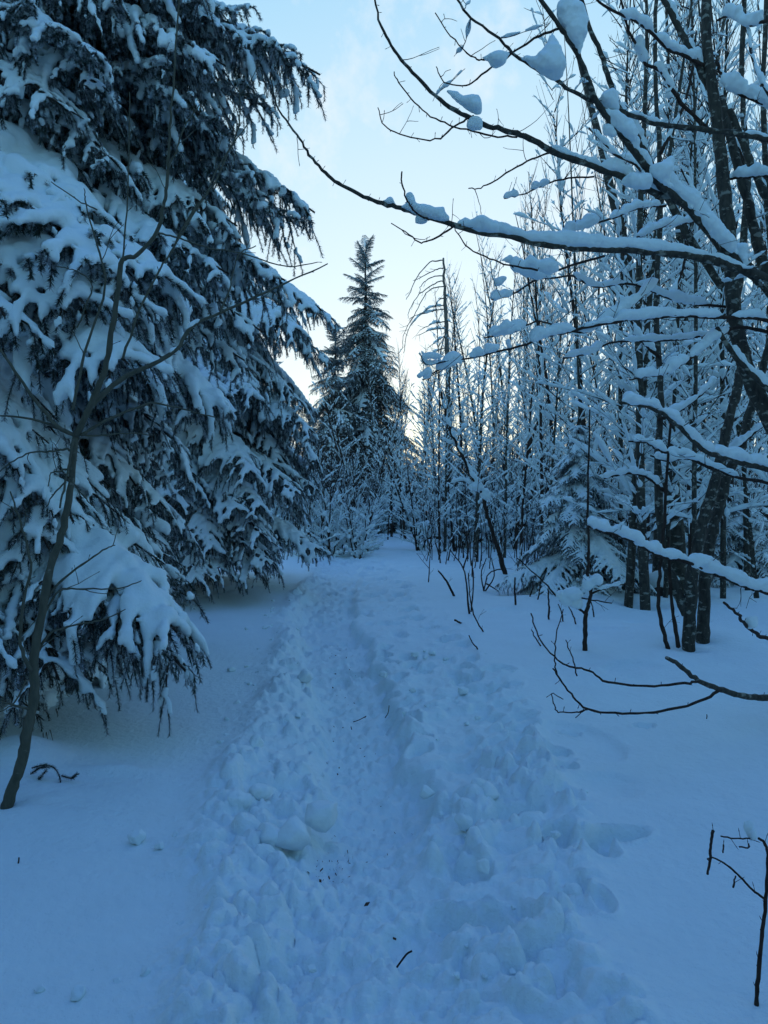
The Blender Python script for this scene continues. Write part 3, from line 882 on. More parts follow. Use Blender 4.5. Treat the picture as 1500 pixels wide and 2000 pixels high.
LM = [(600, 'under the boughs at the left end of the path'), (700, 'beside the tallest spruce'), (790, 'in the gap right of the tallest spruce'), (850, 'just left of the dead snag'), (905, 'just right of the dead snag'),
      (960, 'around the straight pale-barked tree'), (1020, 'around the fan-topped thin tree'), (1085, 'left of the small snow-smothered spruce'), (1170, 'above the small snow-smothered spruce'), (1245, 'behind the leaning spotted trunk'),
      (1320, 'behind the thickest spotted trunk'), (1390, 'behind the forked alder stems'), (1450, 'right of the forked alder'), (3000, 'at the right edge behind the low dark spruce')]
def where(px):
    return 'behind the huge snow-laden spruce' if px < 540 else next(t for x, t in LM if px < x)


zones = [(690, 800, 24, 46, 18, 660, 820, 'thin snow-dusted tree in the tangle between the tallest spruce and the dead snag'),
         (800, 1000, 20, 46, 28, 520, 800, 'thin snow-dusted tree in the thicket around the dead snag'),
         (1000, 1150, 18, 44, 26, 330, 640, 'thin snow-dusted tree deep in the thicket behind the small spruce'),
         (1150, 1560, 14, 40, 40, -60, 480, 'thin snow-dusted tree in the dense wood at the right'),
         (560, 660, 30, 48, 9, 780, 900, 'snowy thin tree behind the boughs at the left end of the path'),
         (-100, 560, 24, 44, 14, 300, 800, 'thin tree hidden behind the huge snow-laden spruce')]
for (a, b, d0, d1, n, t0, t1, lab) in zones:
    for k in range(n):
        d = d0 + (d1 - d0) * rT.random() ** 0.9; px = a + (b - a) * (k + rT.random()) / n
        x = (px - 750) / F * d; g = gz(x, d)
        top = rT.uniform(t0, t1)
        Hn = max(2.5, CAMH + (1000 - top) / F * d - g)
        kind = 'slim' if rT.random() < 0.6 else ('tall' if Hn > 7 else 'multi')
        base = {'tall': 10.0, 'slim': 7.0, 'multi': 5.0}[kind]
        s = Hn / base
        far_ = 'distant' if d > (d0 + d1) / 2 else 'nearer'
        put_tree(kind, x, d, max(min(s, 1.25), .6), '%s %s thin tree %s' % ('tall' if top < (t0 + t1) / 2 else 'short', far_, where(px)), rT, zs=s, group=lab.replace('tree', 'trees', 1), thick=1.1)

bz = [(575, 720, 19, 36, 24, 'snow-crusted bush at the left end of the path under the far spruces', 0.75, 1.5),
      (720, 860, 35, 46, 22, 'snow-crusted bush closing the path beyond the crest', 0.8, 1.5),
      (860, 1060, 20, 44, 40, 'snow-crusted bush in the thicket right of the path', 0.7, 1.4),
      (1060, 1560, 15, 40, 52, 'snow-crusted bush low in the dense wood at the right', 0.7, 1.6),
      (250, 560, 22, 40, 18, 'snow-crusted bush glimpsed under the huge spruce', 0.8, 1.5)]
for (a, b, d0, d1, n, lab, s0, s1) in bz:
    for k in range(n):
        d = rT.uniform(d0, d1); px = a + (b - a) * (k + rT.random()) / n
        x = (px - 750) / F * d
        sc_ = rT.uniform(s0, s1)
        put_tree('bush', x, d, sc_, '%s %s snow-crusted bush %s' % ('large' if sc_ > (s0 + s1) / 2 else 'low', 'distant' if d > (d0 + d1) / 2 else 'nearer', where(px)), rT, name='snowy_bush', cat='bush', group=lab.replace('bush', 'bushes', 1))

# far wood beyond the crest, one mass
def far_wood():
    rg = np.random.default_rng(88)
    w_, s_ = MB(), MB()
    for k in range(230):
        d = rg.uniform(55, 110); px = rg.uniform(-300, 1800); x = (px - 750) / F * d
        g = gz(x, d); H = rg.uniform(5, 8.5) * (1.0 if px < 700 or px > 1050 else 0.85)
        T = grow((x, d, g - 0.3), (rg.normal() * .04, 0, 1), H, 8, 0, 0.02, rg)
        tube(w_, T, np.linspace(0.09, 0.02, 9), 4, cap=False)
        for q in range(15):
            i = int(rg.integers(1, 8)); az = rg.uniform(0, 6.28)
            S = grow(T[i], (0.8 * math.cos(az), 0.8 * math.sin(az), 0.9), rg.uniform(.5, 1.7), 4, .3, .06, rg)
            tube(w_, S, np.linspace(0.02, 0.008, 5), 3, cap=False)
            tube(s_, S + np.array([0, 0, .035]), rg.uniform(.03, .07), 4, cap=False)
    o = link('far_wood', w_.mesh('far_wood'), M_TWIG); o['kind'] = 'stuff'; tag(o, 'far snowy wood seen as one mass beyond the crest', 'wood', kind='stuff')
    o2 = link('far_wood_snow', s_.mesh('far_wood_snow'), M_SNOW, o)
    o2['kind'] = 'stuff'
far_wood()


# ------------------------------------------------------------------ traced plants close by
def px_path(pts, d0, d1, per=5, dep=None):
    """photo pixels with distances -> smooth path in the place"""
    n = len(pts)
    ds = np.linspace(d0, d1, n) if dep is None else np.asarray(dep, float)
    P = np.array([W(p[0], p[1], d)[:] for p, d in zip(pts, ds)])
    return smooth_poly(P, per)


def knots(P, rng, amp):
    Q = P.copy()
    Q[1:-1] += rng.normal(size=(len(P) - 2, 3)) * amp
    return Q


def side_twigs(mb, P, rng, step, lmin, lmax, r=0.0022, sn=None, snr=0.0, prob_long=0.2, updir=(0, 0, .5)):
    seg = np.linalg.norm(P[1:] - P[:-1], axis=1); L = seg.sum(); cum = np.concatenate([[0], np.cumsum(seg)])
    s = rng.uniform(0.3, 1) * step
    while s < L:
        k = min(np.searchsorted(cum, s), len(P) - 1) - 1; k = max(k, 0)
        tn = unit(P[k + 1] - P[k]); n_ = rng.normal(size=3); n_[1] *= 0.6; n_ -= tn * (n_ @ tn); n_ = unit(n_)
        l = rng.uniform(lmin, lmax) if rng.random() < prob_long else rng.uniform(0.01, 0.035)
        d = tn * 0.55 + n_ * 0.9 + np.array(updir)
        S = grow(P[k + 1], d, l, 6 if l > 0.05 else 2, rng.uniform(-.8, .3), 0.10 if l > .05 else 0.02, rng)
        m = len(S)
        tube(mb, S, np.linspace(min(r * 1.5, r * (0.8 + l * 2)), r * 0.7, m), 4)
        tube(mb, np.array([S[-1], S[-1] + unit(S[-1] - S[-2]) * 0.012]), [r * 1.25, r * 0.4], 4)     # bud
        if l > 0.12 and rng.random() < 0.7:
            S2 = grow(S[3], unit(S[3] - S[2]) * .7 + rng.normal(size=3) * .5, l * .5, 4, 0, .08, rng)
            tube(mb, S2, np.linspace(r, r * .6, 5), 4)
        if sn is not None and l > 0.08 and rng.random() < 0.45:
            snow_on(sn, S, snr, rng, 6, 0.1, 0.8, 0.6, 1.2)
        s += step * rng.uniform(0.5, 1.5)


def ridge(sn, P, px_thick, rng, seglist=None, br=0.0):
    """snow lying on a branch; px_thick in metres of full height"""
    n = len(P)
    hz = np.linalg.norm((P[1:] - P[:-1])[:, :2], axis=1) / (np.linalg.norm(P[1:] - P[:-1], axis=1) + 1e-9)
    hz = np.concatenate([hz, hz[-1:]])
    segs = seglist or [(0, 1, 1.0)]
    for (a, b, f) in segs:
        i0, i1 = int(a * (n - 1)), int(b * (n - 1))
        if i1 - i0 < 2: i1 = min(n - 1, i0 + 2)
        t = np.linspace(i0, i1, max(6, int((i1 - i0) * 2)))
        Q = np.stack([np.interp(t, np.arange(n), P[:, c]) for c in range(3)], 1)
        H = np.interp(t, np.arange(n), hz)
        m = len(t)
        env = np.clip(np.minimum(np.arange(m), np.arange(m)[::-1]) / max(2.0, m * 0.10), 0.12, 1) ** 0.6
        rr = px_thick * 0.5 * f * env * mod(m, rng, 0.60, 1.18, max(1.0, (b - a) * 7)) * np.clip(H * 1.3, 0.25, 1)
        tube(sn, Q + np.array([0, 0, 1]) * (rr * 0.72 + br * 0.5)[:, None], rr, 9, 1.0)
        tube(sn, Q + np.array([0, 0, 1]) * (rr * 0.25 + br * 0.5)[:, None], rr * 0.62, 7, 1.0)


def traced(parent, pts, w0, w1, d0, d1, m, rng, snow=0, segs=None, tw=0.10, tl=(0.06, 0.3), pl=0.22, name='branch', voxel=0.010, sides=8, kn=0.003, clumps=(), label=None, dep=None, twr=0.0022, updir=(0, 0, .5)):
    P = px_path(pts, d0, d1, dep=dep); n = len(P)
    P = knots(P, rng, kn)
    ds = P[:, 1]
    rad = np.linspace(w0, w1, n) * 0.5 / F * ds
    rad = rad * (1 + 0.06 * rng.normal(size=n))
    mb, sn = MB(), MB()
    tube(mb, P, rad, sides)
    if tw: side_twigs(mb, P, rng, tw, tl[0], tl[1], sn=sn if snow else None, snr=0.016, prob_long=pl, r=twr, updir=updir)
    o = link(name, mb.mesh(name), m, parent)
    if label: o['label'] = label
    if snow:
        ridge(sn, P, snow / F * ds.mean(), rng, segs, float(rad.mean()))
    for (cx, cy, rx, rz2) in clumps:
        k = np.argmin((P[:, 0] / ds * F + 750 - cx) ** 2 + ((CAMH - P[:, 2]) / ds * F + 1000 - cy) ** 2)
        d = ds[k]; c = np.array(W(cx, cy, d)[:])
        rx_ = rx / F * d; rz_ = rz2 / F * d
        blob(sn, c, 1.0, rng, (rx_, rx_ * 0.8, rz_), 0.12)
        for q in range(3):
            blob(sn, c + rng.normal(size=3) * np.array([rx_, rx_, rz_]) * 0.35, 1.0, rng, (rx_ * .6, rx_ * .5, rz_ * .6), 0.12)
    if sn.n:
        me = remesh(sn, voxel, 'snow', 2)
        link('snow', me, M_SNOW, o)['kind'] = 'stuff'
    return o


rN = np.random.default_rng(77)
# --- alder reaching in from the right edge, the nearest tree on that side
xT, yT = (1700 - 750) / F * 6.0, 6.0
T = thing('alder_tree', 'nearest alder, its long snow-topped branches reaching left across the sky', 'alder tree', (0, 0, 0))
traced(T, [(1384, -90), (1380, 60), (1394, 190), (1408, 300), (1418, 400), (1428, 500), (1432, 600), (1450, 690), (1478, 770), (1540, 880), (1610, 1020), (1650, 1180), (1660, 1400)], 17, 38, 6.6, 6.2, M_BARK, rN,
       name='trunk', tw=0.25, tl=(.1, .4), sides=12, snow=12, segs=[(.08, .17, 1.2), (.4, .47, .8)])
traced(T, [(1408, 190), (1425, 260), (1443, 330), (1462, 400), (1478, 470), (1505, 560), (1560, 700), (1610, 900)], 14, 26, 6.9, 6.4, M_BARK, rN, name='stem', tw=0.15, snow=16, segs=[(.1, .5, 1.0)])
traced(T, [(1425, 215), (1460, 300), (1500, 390), (1560, 500), (1620, 700)], 12, 22, 6.5, 6.3, M_BARK, rN, name='stem', tw=0.2, snow=26, segs=[(.1, .7, 1.0)])
BR = [
    # long branch across the middle of the sky
    dict(pts=[(529, 155), (545, 215), (580, 262), (604, 302), (635, 338), (668, 362), (720, 388), (765, 402), (810, 415), (870, 433), (930, 452), (1000, 463), (1100, 482), (1200, 487), (1300, 494), (1380, 506), (1440, 525), (1500, 548), (1600, 620), (1700, 760)],
         w0=2.5, w1=20, d0=4.6, d1=6.1, snow=26, segs=[(.355, .385, .7), (.42, .455, .6), (.50, .60, .95), (.59, .70, 1.15), (.68, .80, 1.1), (.79, .88, .8)]),
    dict(pts=[(727, -20), (745, 50), (770, 98), (806, 142), (850, 186), (900, 222), (945, 242), (990, 256), (1035, 270), (1080, 297), (1150, 322), (1215, 345), (1270, 372), (1340, 400), (1420, 470), (1550, 640), (1680, 900)],
         w0=4, w1=18, d0=4.7, d1=6.1, snow=26, segs=[(.56, .66, .7), (.65, .80, 1.2)]),
    dict(pts=[(888, -10), (920, 35), (975, 75), (1000, 103), (1040, 130), (1080, 152), (1112, 175), (1170, 202), (1215, 219), (1280, 241), (1340, 249), (1400, 256), (1450, 264), (1520, 285), (1620, 400), (1690, 600)],
         w0=4, w1=13, d0=4.9, d1=6.2, snow=16, segs=[(.55, .62, .8), (.80, .86, .9)]),
    dict(pts=[(1042, -20), (1085, 40), (1115, 85), (1135, 122), (1160, 185), (1180, 222), (1212, 262), (1245, 302), (1268, 335), (1292, 362), (1330, 392), (1372, 436), (1412, 484), (1455, 525), (1510, 570), (1600, 660), (1690, 820)],
         w0=8, w1=22, d0=5.2, d1=6.1, snow=22, segs=[(.32, .44, 1.1), (.44, .56, 1.2), (.56, .72, 1.7), (.74, .8, 1.0)]),
    # lower tiers
    dict(pts=[(826, 742), (860, 722), (905, 703), (960, 690), (1020, 675), (1060, 658), (1110, 648), (1180, 633), (1240, 623), (1330, 618), (1430, 621), (1500, 627), (1620, 680), (1680, 800)],
         w0=2.5, w1=9, d0=5.0, d1=6.2, snow=22, segs=[(.0, .045, 1.0), (.07, .16, .95), (.17, .23, .9), (.35, .48, 1.0), (.50, .58, .7), (.58, .76, 1.1), (.78, .86, .9)]),
    dict(pts=[(818, 690), (835, 712), (870, 706)], w0=2, w1=3, d0=5.0, d1=5.05, snow=10),
    dict(pts=[(945, 660), (1000, 650), (1045, 628), (1090, 637), (1140, 650), (1200, 618), (1245, 585), (1285, 548)], w0=2.5, w1=6, d0=5.2, d1=6.0, snow=22, segs=[(.05, .25, 1.2), (.55, .85, 1.1), (.82, 1, 1.1)]),
    dict(pts=[(1000, 520), (1040, 540), (1075, 543), (1120, 540), (1160, 560), (1240, 556), (1330, 590), (1425, 600)], w0=2.5, w1=6, d0=5.3, d1=6.5, snow=20, segs=[(.0, .3, 1.3), (.45, .7, .8), (.72, .95, 1.1)]),
    dict(pts=[(960, 585), (1000, 575), (1050, 545), (1110, 520), (1180, 500)], w0=2.5, w1=5, d0=5.2, d1=6.2, snow=16, segs=[(.0, .25, 1.2)]),
    dict(pts=[(1215, 787), (1262, 794), (1300, 812), (1335, 842), (1378, 880), (1412, 892), (1455, 905), (1510, 918), (1600, 960), (1670, 1040)], w0=5, w1=18, d0=5.0, d1=6.1, snow=22, segs=[(0, .2, 1.05), (.2, .5, 1.1), (.5, .85, 1.2)]),
    dict(pts=[(1230, 742), (1262, 735), (1300, 730), (1330, 712), (1350, 700), (1400, 660), (1440, 640), (1500, 650), (1600, 700)], w0=3, w1=8, d0=5.6, d1=6.3, snow=20, segs=[(.05, .25, 1.0), (.25, .48, 1.2), (.52, .72, 1.1)]),
    dict(pts=[(1148, 1028), (1180, 1038), (1222, 1050), (1262, 1072), (1292, 1086), (1345, 1098), (1390, 1118), (1450, 1142), (1510, 1160), (1600, 1180), (1655, 1260)], w0=4, w1=12, d0=5.0, d1=6.0, snow=22, segs=[(.0, .3, 1.05), (.28, .5, 1.1), (.5, .72, 1.3), (.7, .92, 1.2)], clumps=[(1370, 1095, 18, 13)]),
    dict(pts=[(1228, 862), (1262, 866), (1290, 880), (1325, 888), (1375, 905), (1430, 930), (1500, 945), (1620, 990)], w0=3, w1=7, d0=5.8, d1=6.3, snow=16, segs=[(.05, .35, 1.1), (.35, .75, 1.1)]),
    dict(pts=[(1105, 458), (1150, 440), (1200, 425), (1250, 405), (1300, 402)], w0=3, w1=5, d0=6.2, d1=6.8, snow=20, segs=[(.0, .35, 1.2), (.45, .95, .9)]),
    dict(pts=[(1100, 700), (1150, 690), (1200, 668), (1280, 665), (1350, 660), (1425, 640)], w0=3, w1=5, d0=6.2, d1=6.9, snow=16, segs=[(.0, .35, 1.0), (.45, .95, .9)]),
    dict(pts=[(1244, 463), (1290, 445), (1330, 436), (1380, 432)], w0=3, w1=5, d0=6.2, d1=6.8, snow=18, segs=[(.0, .9, 1.0)]),
    dict(pts=[(1150, -10), (1200, 22), (1255, 50), (1305, 95), (1340, 110), (1395, 140)], w0=4, w1=8, d0=6.0, d1=6.6, snow=18, segs=[(.25, .5, 1.4), (.5, .9, 1.2)]),
    dict(pts=[(1290, -20), (1312, 28), (1340, 82), (1364, 130), (1388, 172)], w0=11, w1=16, d0=6.5, d1=6.6, snow=20, segs=[(.1, .4, 1.2), (.5, .85, 1.6)]),
    dict(pts=[(1130, -20), (1150, 50), (1172, 100), (1186, 145), (1212, 215), (1245, 262), (1262, 300), (1300, 380), (1350, 470), (1410, 560)], w0=9, w1=15, d0=6.9, d1=6.9, snow=20, segs=[(.3, .5, 1.2), (.5, .7, 1.5)]),
    dict(pts=[(1210, -20), (1225, 50), (1245, 90), (1262, 125), (1290, 140), (1330, 200), (1390, 260)], w0=4, w1=8, d0=6.2, d1=6.6, snow=18, segs=[(.3, .5, 1.4), (.6, .8, 1.0)]),
    dict(pts=[(985, 388), (1020, 380), (1060, 362), (1100, 350), (1160, 345)], w0=2, w1=4, d0=5.6, d1=6.0, snow=16, segs=[(.0, .2, 1.0), (.35, .6, .9)]),
    dict(pts=[(738, 210), (750, 245), (790, 265), (850, 272), (890, 245), (925, 226)], w0=2, w1=4, d0=4.75, d1=4.85),
    dict(pts=[(770, 140), (775, 155), (810, 200), (850, 232), (900, 250), (960, 265), (1010, 268)], w0=2, w1=4, d0=4.75, d1=4.95),
    dict(pts=[(850, 25), (880, 70), (920, 108), (940, 117), (970, 108), (1000, 104)], w0=2, w1=4, d0=4.9, d1=4.95),
    dict(pts=[(852, 130), (868, 160), (910, 168), (940, 145), (1000, 105), (1045, 75), (1095, 55)], w0=2, w1=5, d0=4.9, d1=5.3),
    dict(pts=[(785, 335), (786, 362), (797, 392), (812, 414), (838, 430)], w0=3, w1=4, d0=4.7, d1=4.8),
    dict(pts=[(764, 436), (795, 455), (822, 472), (850, 465), (888, 440)], w0=2, w1=4, d0=4.75, d1=4.85),
    dict(pts=[(888, 442), (905, 475), (940, 498), (985, 515), (1050, 528)], w0=2, w1=4, d0=4.9, d1=5.1),
    dict(pts=[(915, 368), (945, 365), (980, 345), (1030, 315), (1075, 298)], w0=2, w1=4, d0=4.9, d1=5.2),
    dict(pts=[(1500, 40), (1460, 50), (1430, 30), (1400, 40)], w0=7, w1=4, d0=6.2, d1=6.4, snow=24, segs=[(.1, .9, 1.1)]),
    dict(pts=[(1580, 330), (1500, 180), (1475, 130), (1460, 60), (1440, 10)], w0=8, w1=5, d0=6.0, d1=6.4, snow=20, segs=[(.1, .9, 1.1)]),
    dict(pts=[(1400, 120), (1420, 165), (1460, 190), (1520, 220), (1590, 300)], w0=6, w1=10, d0=6.5, d1=6.3, snow=30, segs=[(.1, .9, 1.1)]),
    dict(pts=[(1425, 350), (1460, 345), (1520, 350), (1600, 420)], w0=5, w1=8, d0=6.5, d1=6.3, snow=22, segs=[(.1, .9, 1.1)]),
    dict(pts=[(1400, 640), (1440, 700), (1500, 760), (1560, 800)], w0=10, w1=14, d0=6.0, d1=6.2, snow=18, segs=[(.2, .9, 1.1)]),
    # bare low branch above the snow
    dict(pts=[(1302, 1285), (1332, 1302), (1365, 1330), (1415, 1349), (1460, 1360), (1500, 1363), (1580, 1360), (1655, 1330)], w0=8, w1=14, d0=4.6, d1=6.1, label='dark snowless low branch curving over the snow'),
    dict(pts=[(1037, 1198), (1050, 1242), (1082, 1283), (1112, 1301), (1150, 1310), (1188, 1332), (1262, 1340), (1330, 1335), (1366, 1331)], w0=2.5, w1=5.5, d0=4.3, d1=4.75),
    dict(pts=[(1080, 1306), (1090, 1320), (1115, 1355), (1148, 1386), (1215, 1393), (1290, 1389), (1355, 1375), (1406, 1348)], w0=3, w1=6, d0=4.3, d1=4.8),
    dict(pts=[(1100, 1366), (1078, 1354), (1084, 1380), (1090, 1390), (1122, 1392), (1148, 1386)], w0=1.8, w1=3, d0=4.35, d1=4.4),
    dict(pts=[(1100, 1190), (1087, 1240), (1083, 1282), (1088, 1318)], w0=2, w1=3, d0=4.35, d1=4.35),
    dict(pts=[(1414, 1177), (1440, 1200), (1452, 1216), (1476, 1236), (1505, 1248), (1640, 1260)], w0=5, w1=9, d0=4.8, d1=6.0, clumps=[(1468, 1214, 13, 14)]),
]
for b in BR:
    low = b['pts'][0][1] > 1100
    traced(T, b['pts'], b['w0'], b['w1'], b['d0'], b['d1'], M_TWIG if b['w1'] < 13 else M_BARK, rN, snow=b.get('snow', 0), segs=b.get('segs'), clumps=b.get('clumps', ()), label=b.get('label'),
           tw=0.16 if low else 0.075, pl=0.03 if low else 0.30, tl=(.06, .34))

def slab(px_out, d, parent, thick=0.07, voxel=0.009, name='snow'):
    """a block of snow caught between twigs: outline seen from the path, real thickness"""
    A_ = np.array(px_out, float); B_ = np.roll(A_, -1, 0)
    x0, y0 = A_.min(0); x1, y1 = A_.max(0); sn = MB(); st = 3.2
    cx, cy = A_.mean(0)
    for yy in np.arange(y0, y1 + .1, st):
        for xx in np.arange(x0, x1 + .1, st):
            c = ((A_[:, 1] > yy) != (B_[:, 1] > yy)) & (xx < (B_[:, 0] - A_[:, 0]) * (yy - A_[:, 1]) / (B_[:, 1] - A_[:, 1] + 1e-9) + A_[:, 0])
            if c.sum() % 2 == 0: continue
            e = B_ - A_; t = np.clip((((xx, yy) - A_) * e).sum(1) / ((e * e).sum(1) + 1e-9), 0, 1)
            dd = np.hypot(*(((xx, yy) - A_ - e * t[:, None]).T)).min()
            rr = min(max(dd, 2.0), thick / d * F)
            m = rr / F * d
            blob(sn, W(xx, yy, d + rN.normal() * m * .12)[:], m, rN, (1, 1.15, 1), .05)
    me = remesh(sn, voxel, name, 1)
    link(name, me, M_SNOW, parent)['kind'] = 'stuff'


TB = [c for c in T.children if c.name.startswith('branch')]
def nearest_branch(px, py, d):
    p = W(px, py, d); best = None
    for o in TB:
        co = np.empty(len(o.data.vertices) * 3, np.float32); o.data.vertices.foreach_get('co', co)
        q = np.sqrt(((co.reshape(-1, 3) - np.array(p[:])) ** 2).sum(1)).min()
        if best is None or q < best[0]: best = (q, o)
    return best[1]
SL = [([(1090, 3), (1110, -4), (1138, 6), (1148, 38), (1147, 62), (1140, 85), (1133, 110), (1125, 92), (1108, 72), (1095, 50), (1087, 25)], 5.3),
      ([(1078, 62), (1085, 72), (1092, 90), (1101, 108), (1105, 130), (1099, 150), (1089, 158), (1068, 148), (1045, 134), (1028, 122), (1013, 113), (1027, 109), (1046, 112), (1056, 100), (1066, 88)], 5.15),
      ([(940, 113), (968, 101), (990, 100), (997, 105), (986, 124), (965, 134), (954, 121)], 4.93),
      ([(874, 178), (890, 178), (903, 189), (914, 187), (934, 187), (941, 200), (941, 222), (932, 224), (912, 213), (892, 199)], 4.83),
      ([(916, 228), (938, 227), (942, 240), (939, 254), (925, 253), (911, 249)], 4.85),
      ([(781, 405), (794, 394), (792, 380), (800, 374), (810, 382), (813, 397), (830, 398), (850, 405), (867, 405), (870, 416), (882, 431), (860, 431), (830, 425), (805, 415)], 4.82),
      ([(808, 419), (838, 430), (826, 438), (810, 436)], 4.83), ([(899, 438), (922, 426), (942, 420), (960, 429), (974, 436), (973, 454), (950, 452), (920, 446)], 4.92),
      ([(1166, 197), (1179, 178), (1200, 171), (1206, 190), (1211, 215), (1190, 210), (1174, 204)], 5.5), ([(1174, 212), (1205, 217), (1236, 238), (1249, 258), (1240, 277), (1224, 268), (1204, 250), (1189, 240)], 5.5),
      ([(1174, 241), (1189, 240), (1209, 264), (1200, 269), (1179, 262)], 5.5), ([(1268, 322), (1290, 318), (1310, 304), (1318, 309), (1313, 335), (1306, 355), (1322, 368), (1300, 364), (1284, 350), (1270, 336)], 5.6),
      ([(1211, 357), (1221, 345), (1230, 337), (1270, 340), (1276, 355), (1269, 371), (1240, 369), (1222, 363)], 5.6), ([(1436, 475), (1465, 473), (1459, 490), (1462, 516), (1450, 522), (1440, 500)], 5.9),
      ([(1353, 406), (1374, 399), (1391, 415), (1411, 440), (1432, 462), (1441, 486), (1430, 497), (1400, 472), (1368, 432)], 5.8),
      ([(819, 677), (829, 690), (850, 687), (872, 697), (852, 702), (834, 701), (833, 713), (825, 700)], 5.0), ([(811, 736), (835, 715), (847, 722), (842, 729), (820, 739)], 5.0), ([(870, 719), (884, 703), (913, 700), (902, 709)], 5.05),
      ([(943, 659), (965, 645), (990, 622), (1000, 630), (1012, 633), (985, 646)], 5.2), ([(944, 689), (949, 672), (975, 669), (977, 681), (950, 691)], 5.1), ([(962, 546), (985, 539), (990, 545), (972, 560), (963, 563)], 5.2),
      ([(977, 509), (995, 496), (1010, 509), (1024, 509), (1035, 496), (1050, 509), (1070, 504), (1091, 515), (1092, 531), (1070, 536), (1040, 526), (1010, 518)], 5.35)]
for (po, d) in SL:
    c_ = np.mean(po, 0)
    slab(po, d, nearest_branch(c_[0], c_[1], d))

# --- forked alder standing in the snow
K = thing('alder_tree', 'forked alder clump with spotted stems standing in open snow at the right', 'alder tree', (0, 0, 0))
dK = 8.1
traced(K, [(1344, 1300), (1345, 1240), (1350, 1140), (1365, 1050), (1385, 980), (1402, 915), (1418, 845), (1440, 760), (1448, 690), (1440, 600), (1452, 480), (1460, 330), (1450, 150), (1456, -60)], 27, 8, dK, dK + .2, M_BARK, rN, name='trunk', tw=.3, tl=(.2, .6), sides=12, snow=14, segs=[(.2, .45, .8)], kn=.006)
traced(K, [(1371, 1275), (1374, 1220), (1379, 1100), (1396, 1020), (1420, 930), (1447, 870), (1466, 800), (1490, 720), (1510, 600), (1500, 400), (1490, 200), (1500, -60)], 26, 8, dK + .25, dK + .6, M_BARK, rN, name='stem', tw=.3, tl=(.2, .6), sides=12, snow=16, segs=[(.12, .5, .9)], kn=.006)
traced(K, [(1342, 1200), (1328, 1170), (1312, 1125), (1296, 1085), (1288, 1000), (1284, 900), (1290, 760), (1282, 600), (1290, 380), (1280, 100), (1285, -60)], 22, 7, dK, dK + .8, M_BARK, rN, name='stem', tw=.25, tl=(.2, .6), snow=8, segs=[(0, .1, .6)], kn=.005)
traced(K, [(1305, 1268), (1292, 1220), (1285, 1160), (1292, 1095), (1300, 960), (1310, 800)], 9, 5, dK - .1, dK + .3, M_TWIG, rN, name='stem', tw=.2, kn=.006)
traced(K, [(1325, 1264), (1317, 1210), (1310, 1150), (1306, 1050)], 9, 5, dK - .1, dK + .2, M_TWIG, rN, name='stem', tw=.2)
for pts in ([(1400, 920), (1370, 905), (1340, 895), (1300, 900), (1270, 890)], [(1405, 900), (1440, 870), (1480, 840), (1520, 800)], [(1290, 700), (1250, 660), (1220, 600), (1190, 560)],
            [(1285, 620), (1320, 560), (1340, 500), (1350, 420)], [(1450, 500), (1410, 450), (1380, 420), (1330, 330)], [(1460, 330), (1420, 250), (1390, 220), (1350, 120)], [(1290, 400), (1250, 330), (1200, 300), (1150, 250)],
            [(1290, 300), (1330, 220), (1350, 150), (1360, 60)], [(1300, 960), (1260, 930), (1220, 925), (1180, 935)], [(1285, 820), (1330, 800), (1370, 770), (1400, 740)]):
    traced(K, pts[::-1], 3, 8, dK + .3, dK + .3, M_TWIG, rN, snow=15, segs=[(.05, .4, 1), (.4, .95, 1.1)], tw=.1, pl=.35, tl=(.1, .5), voxel=.013)

# --- young rowan on the left in front of the near spruce
S = thing('sapling_tree', 'slim grey-green sapling leaning over the snow at the lower left', 'sapling', (0, 0, 0))
dS = 4.15
def ts(pts, w0, w1, d0=dS, d1=dS, name='branch', tw=.13, pl=.22, tl=(.05, .3), **k):
    return traced(S, pts, w0, w1, d0, d1, M_SMOOTH, rN, name=name, tw=tw, pl=pl, tl=tl, kn=.002, **k)
ts([(10, 1590), (22, 1545), (42, 1490), (54, 1425), (68, 1350), (66, 1295), (80, 1210), (98, 1110), (120, 1045), (137, 960), (148, 850)], 23, 12, dS, dS, 'trunk', tw=.5, pl=.1, sides=12)
ts([(148, 852), (183, 775), (205, 720), (218, 650), (230, 570), (240, 508), (268, 498), (307, 453), (317, 413), (323, 381), (328, 328), (331, 267), (335, 213), (342, 110), (352, -20)], 13, 3, dS, dS - .4, tw=.2)
ts([(150, 852), (178, 795), (235, 742), (300, 710), (345, 682), (376, 636), (430, 612), (500, 580), (560, 552), (640, 515)], 12, 2.5, dS, dS + .4, snow=9, segs=[(.4, .62, 1.0)])
ts([(430, 612), (450, 560), (465, 500), (500, 480)], 4, 2, dS + .2, dS + .3)
ts([(328, 328), (347, 288), (360, 248), (389, 205)], 4, 2, dS - .3, dS - .3)
ts([(330, 500), (355, 450), (385, 400), (415, 365), (440, 310), (458, 272), (470, 215), (462, 140)], 5, 2, dS, dS + .1)
ts([(240, 700), (275, 600), (310, 530), (335, 490), (400, 380), (430, 320), (485, 240)], 5, 2, dS - .1, dS)
ts([(308, 455), (350, 465), (400, 482), (470, 495), (560, 520), (620, 512)], 4, 2, dS, dS)
ts([(146, 850), (112, 832), (62, 772), (20, 712), (-20, 650)], 9, 4, dS, dS - .2)
ts([(146, 850), (105, 832), (60, 818), (0, 812)], 7, 3, dS, dS - .1)
ts([(158, 850), (205, 822), (262, 798), (300, 788), (360, 800), (420, 815)], 7, 2, dS, dS + .1)
ts([(158, 850), (200, 850), (245, 846), (300, 850)], 4, 2, dS, dS + .1)
ts([(143, 858), (135, 905), (126, 950), (117, 992)], 5, 4, dS - .05, dS - .1, pl=.1)
ts([(142, 880), (125, 878), (105, 882), (60, 885), (20, 905), (-20, 940)], 5, 2, dS - .05, dS - .1)
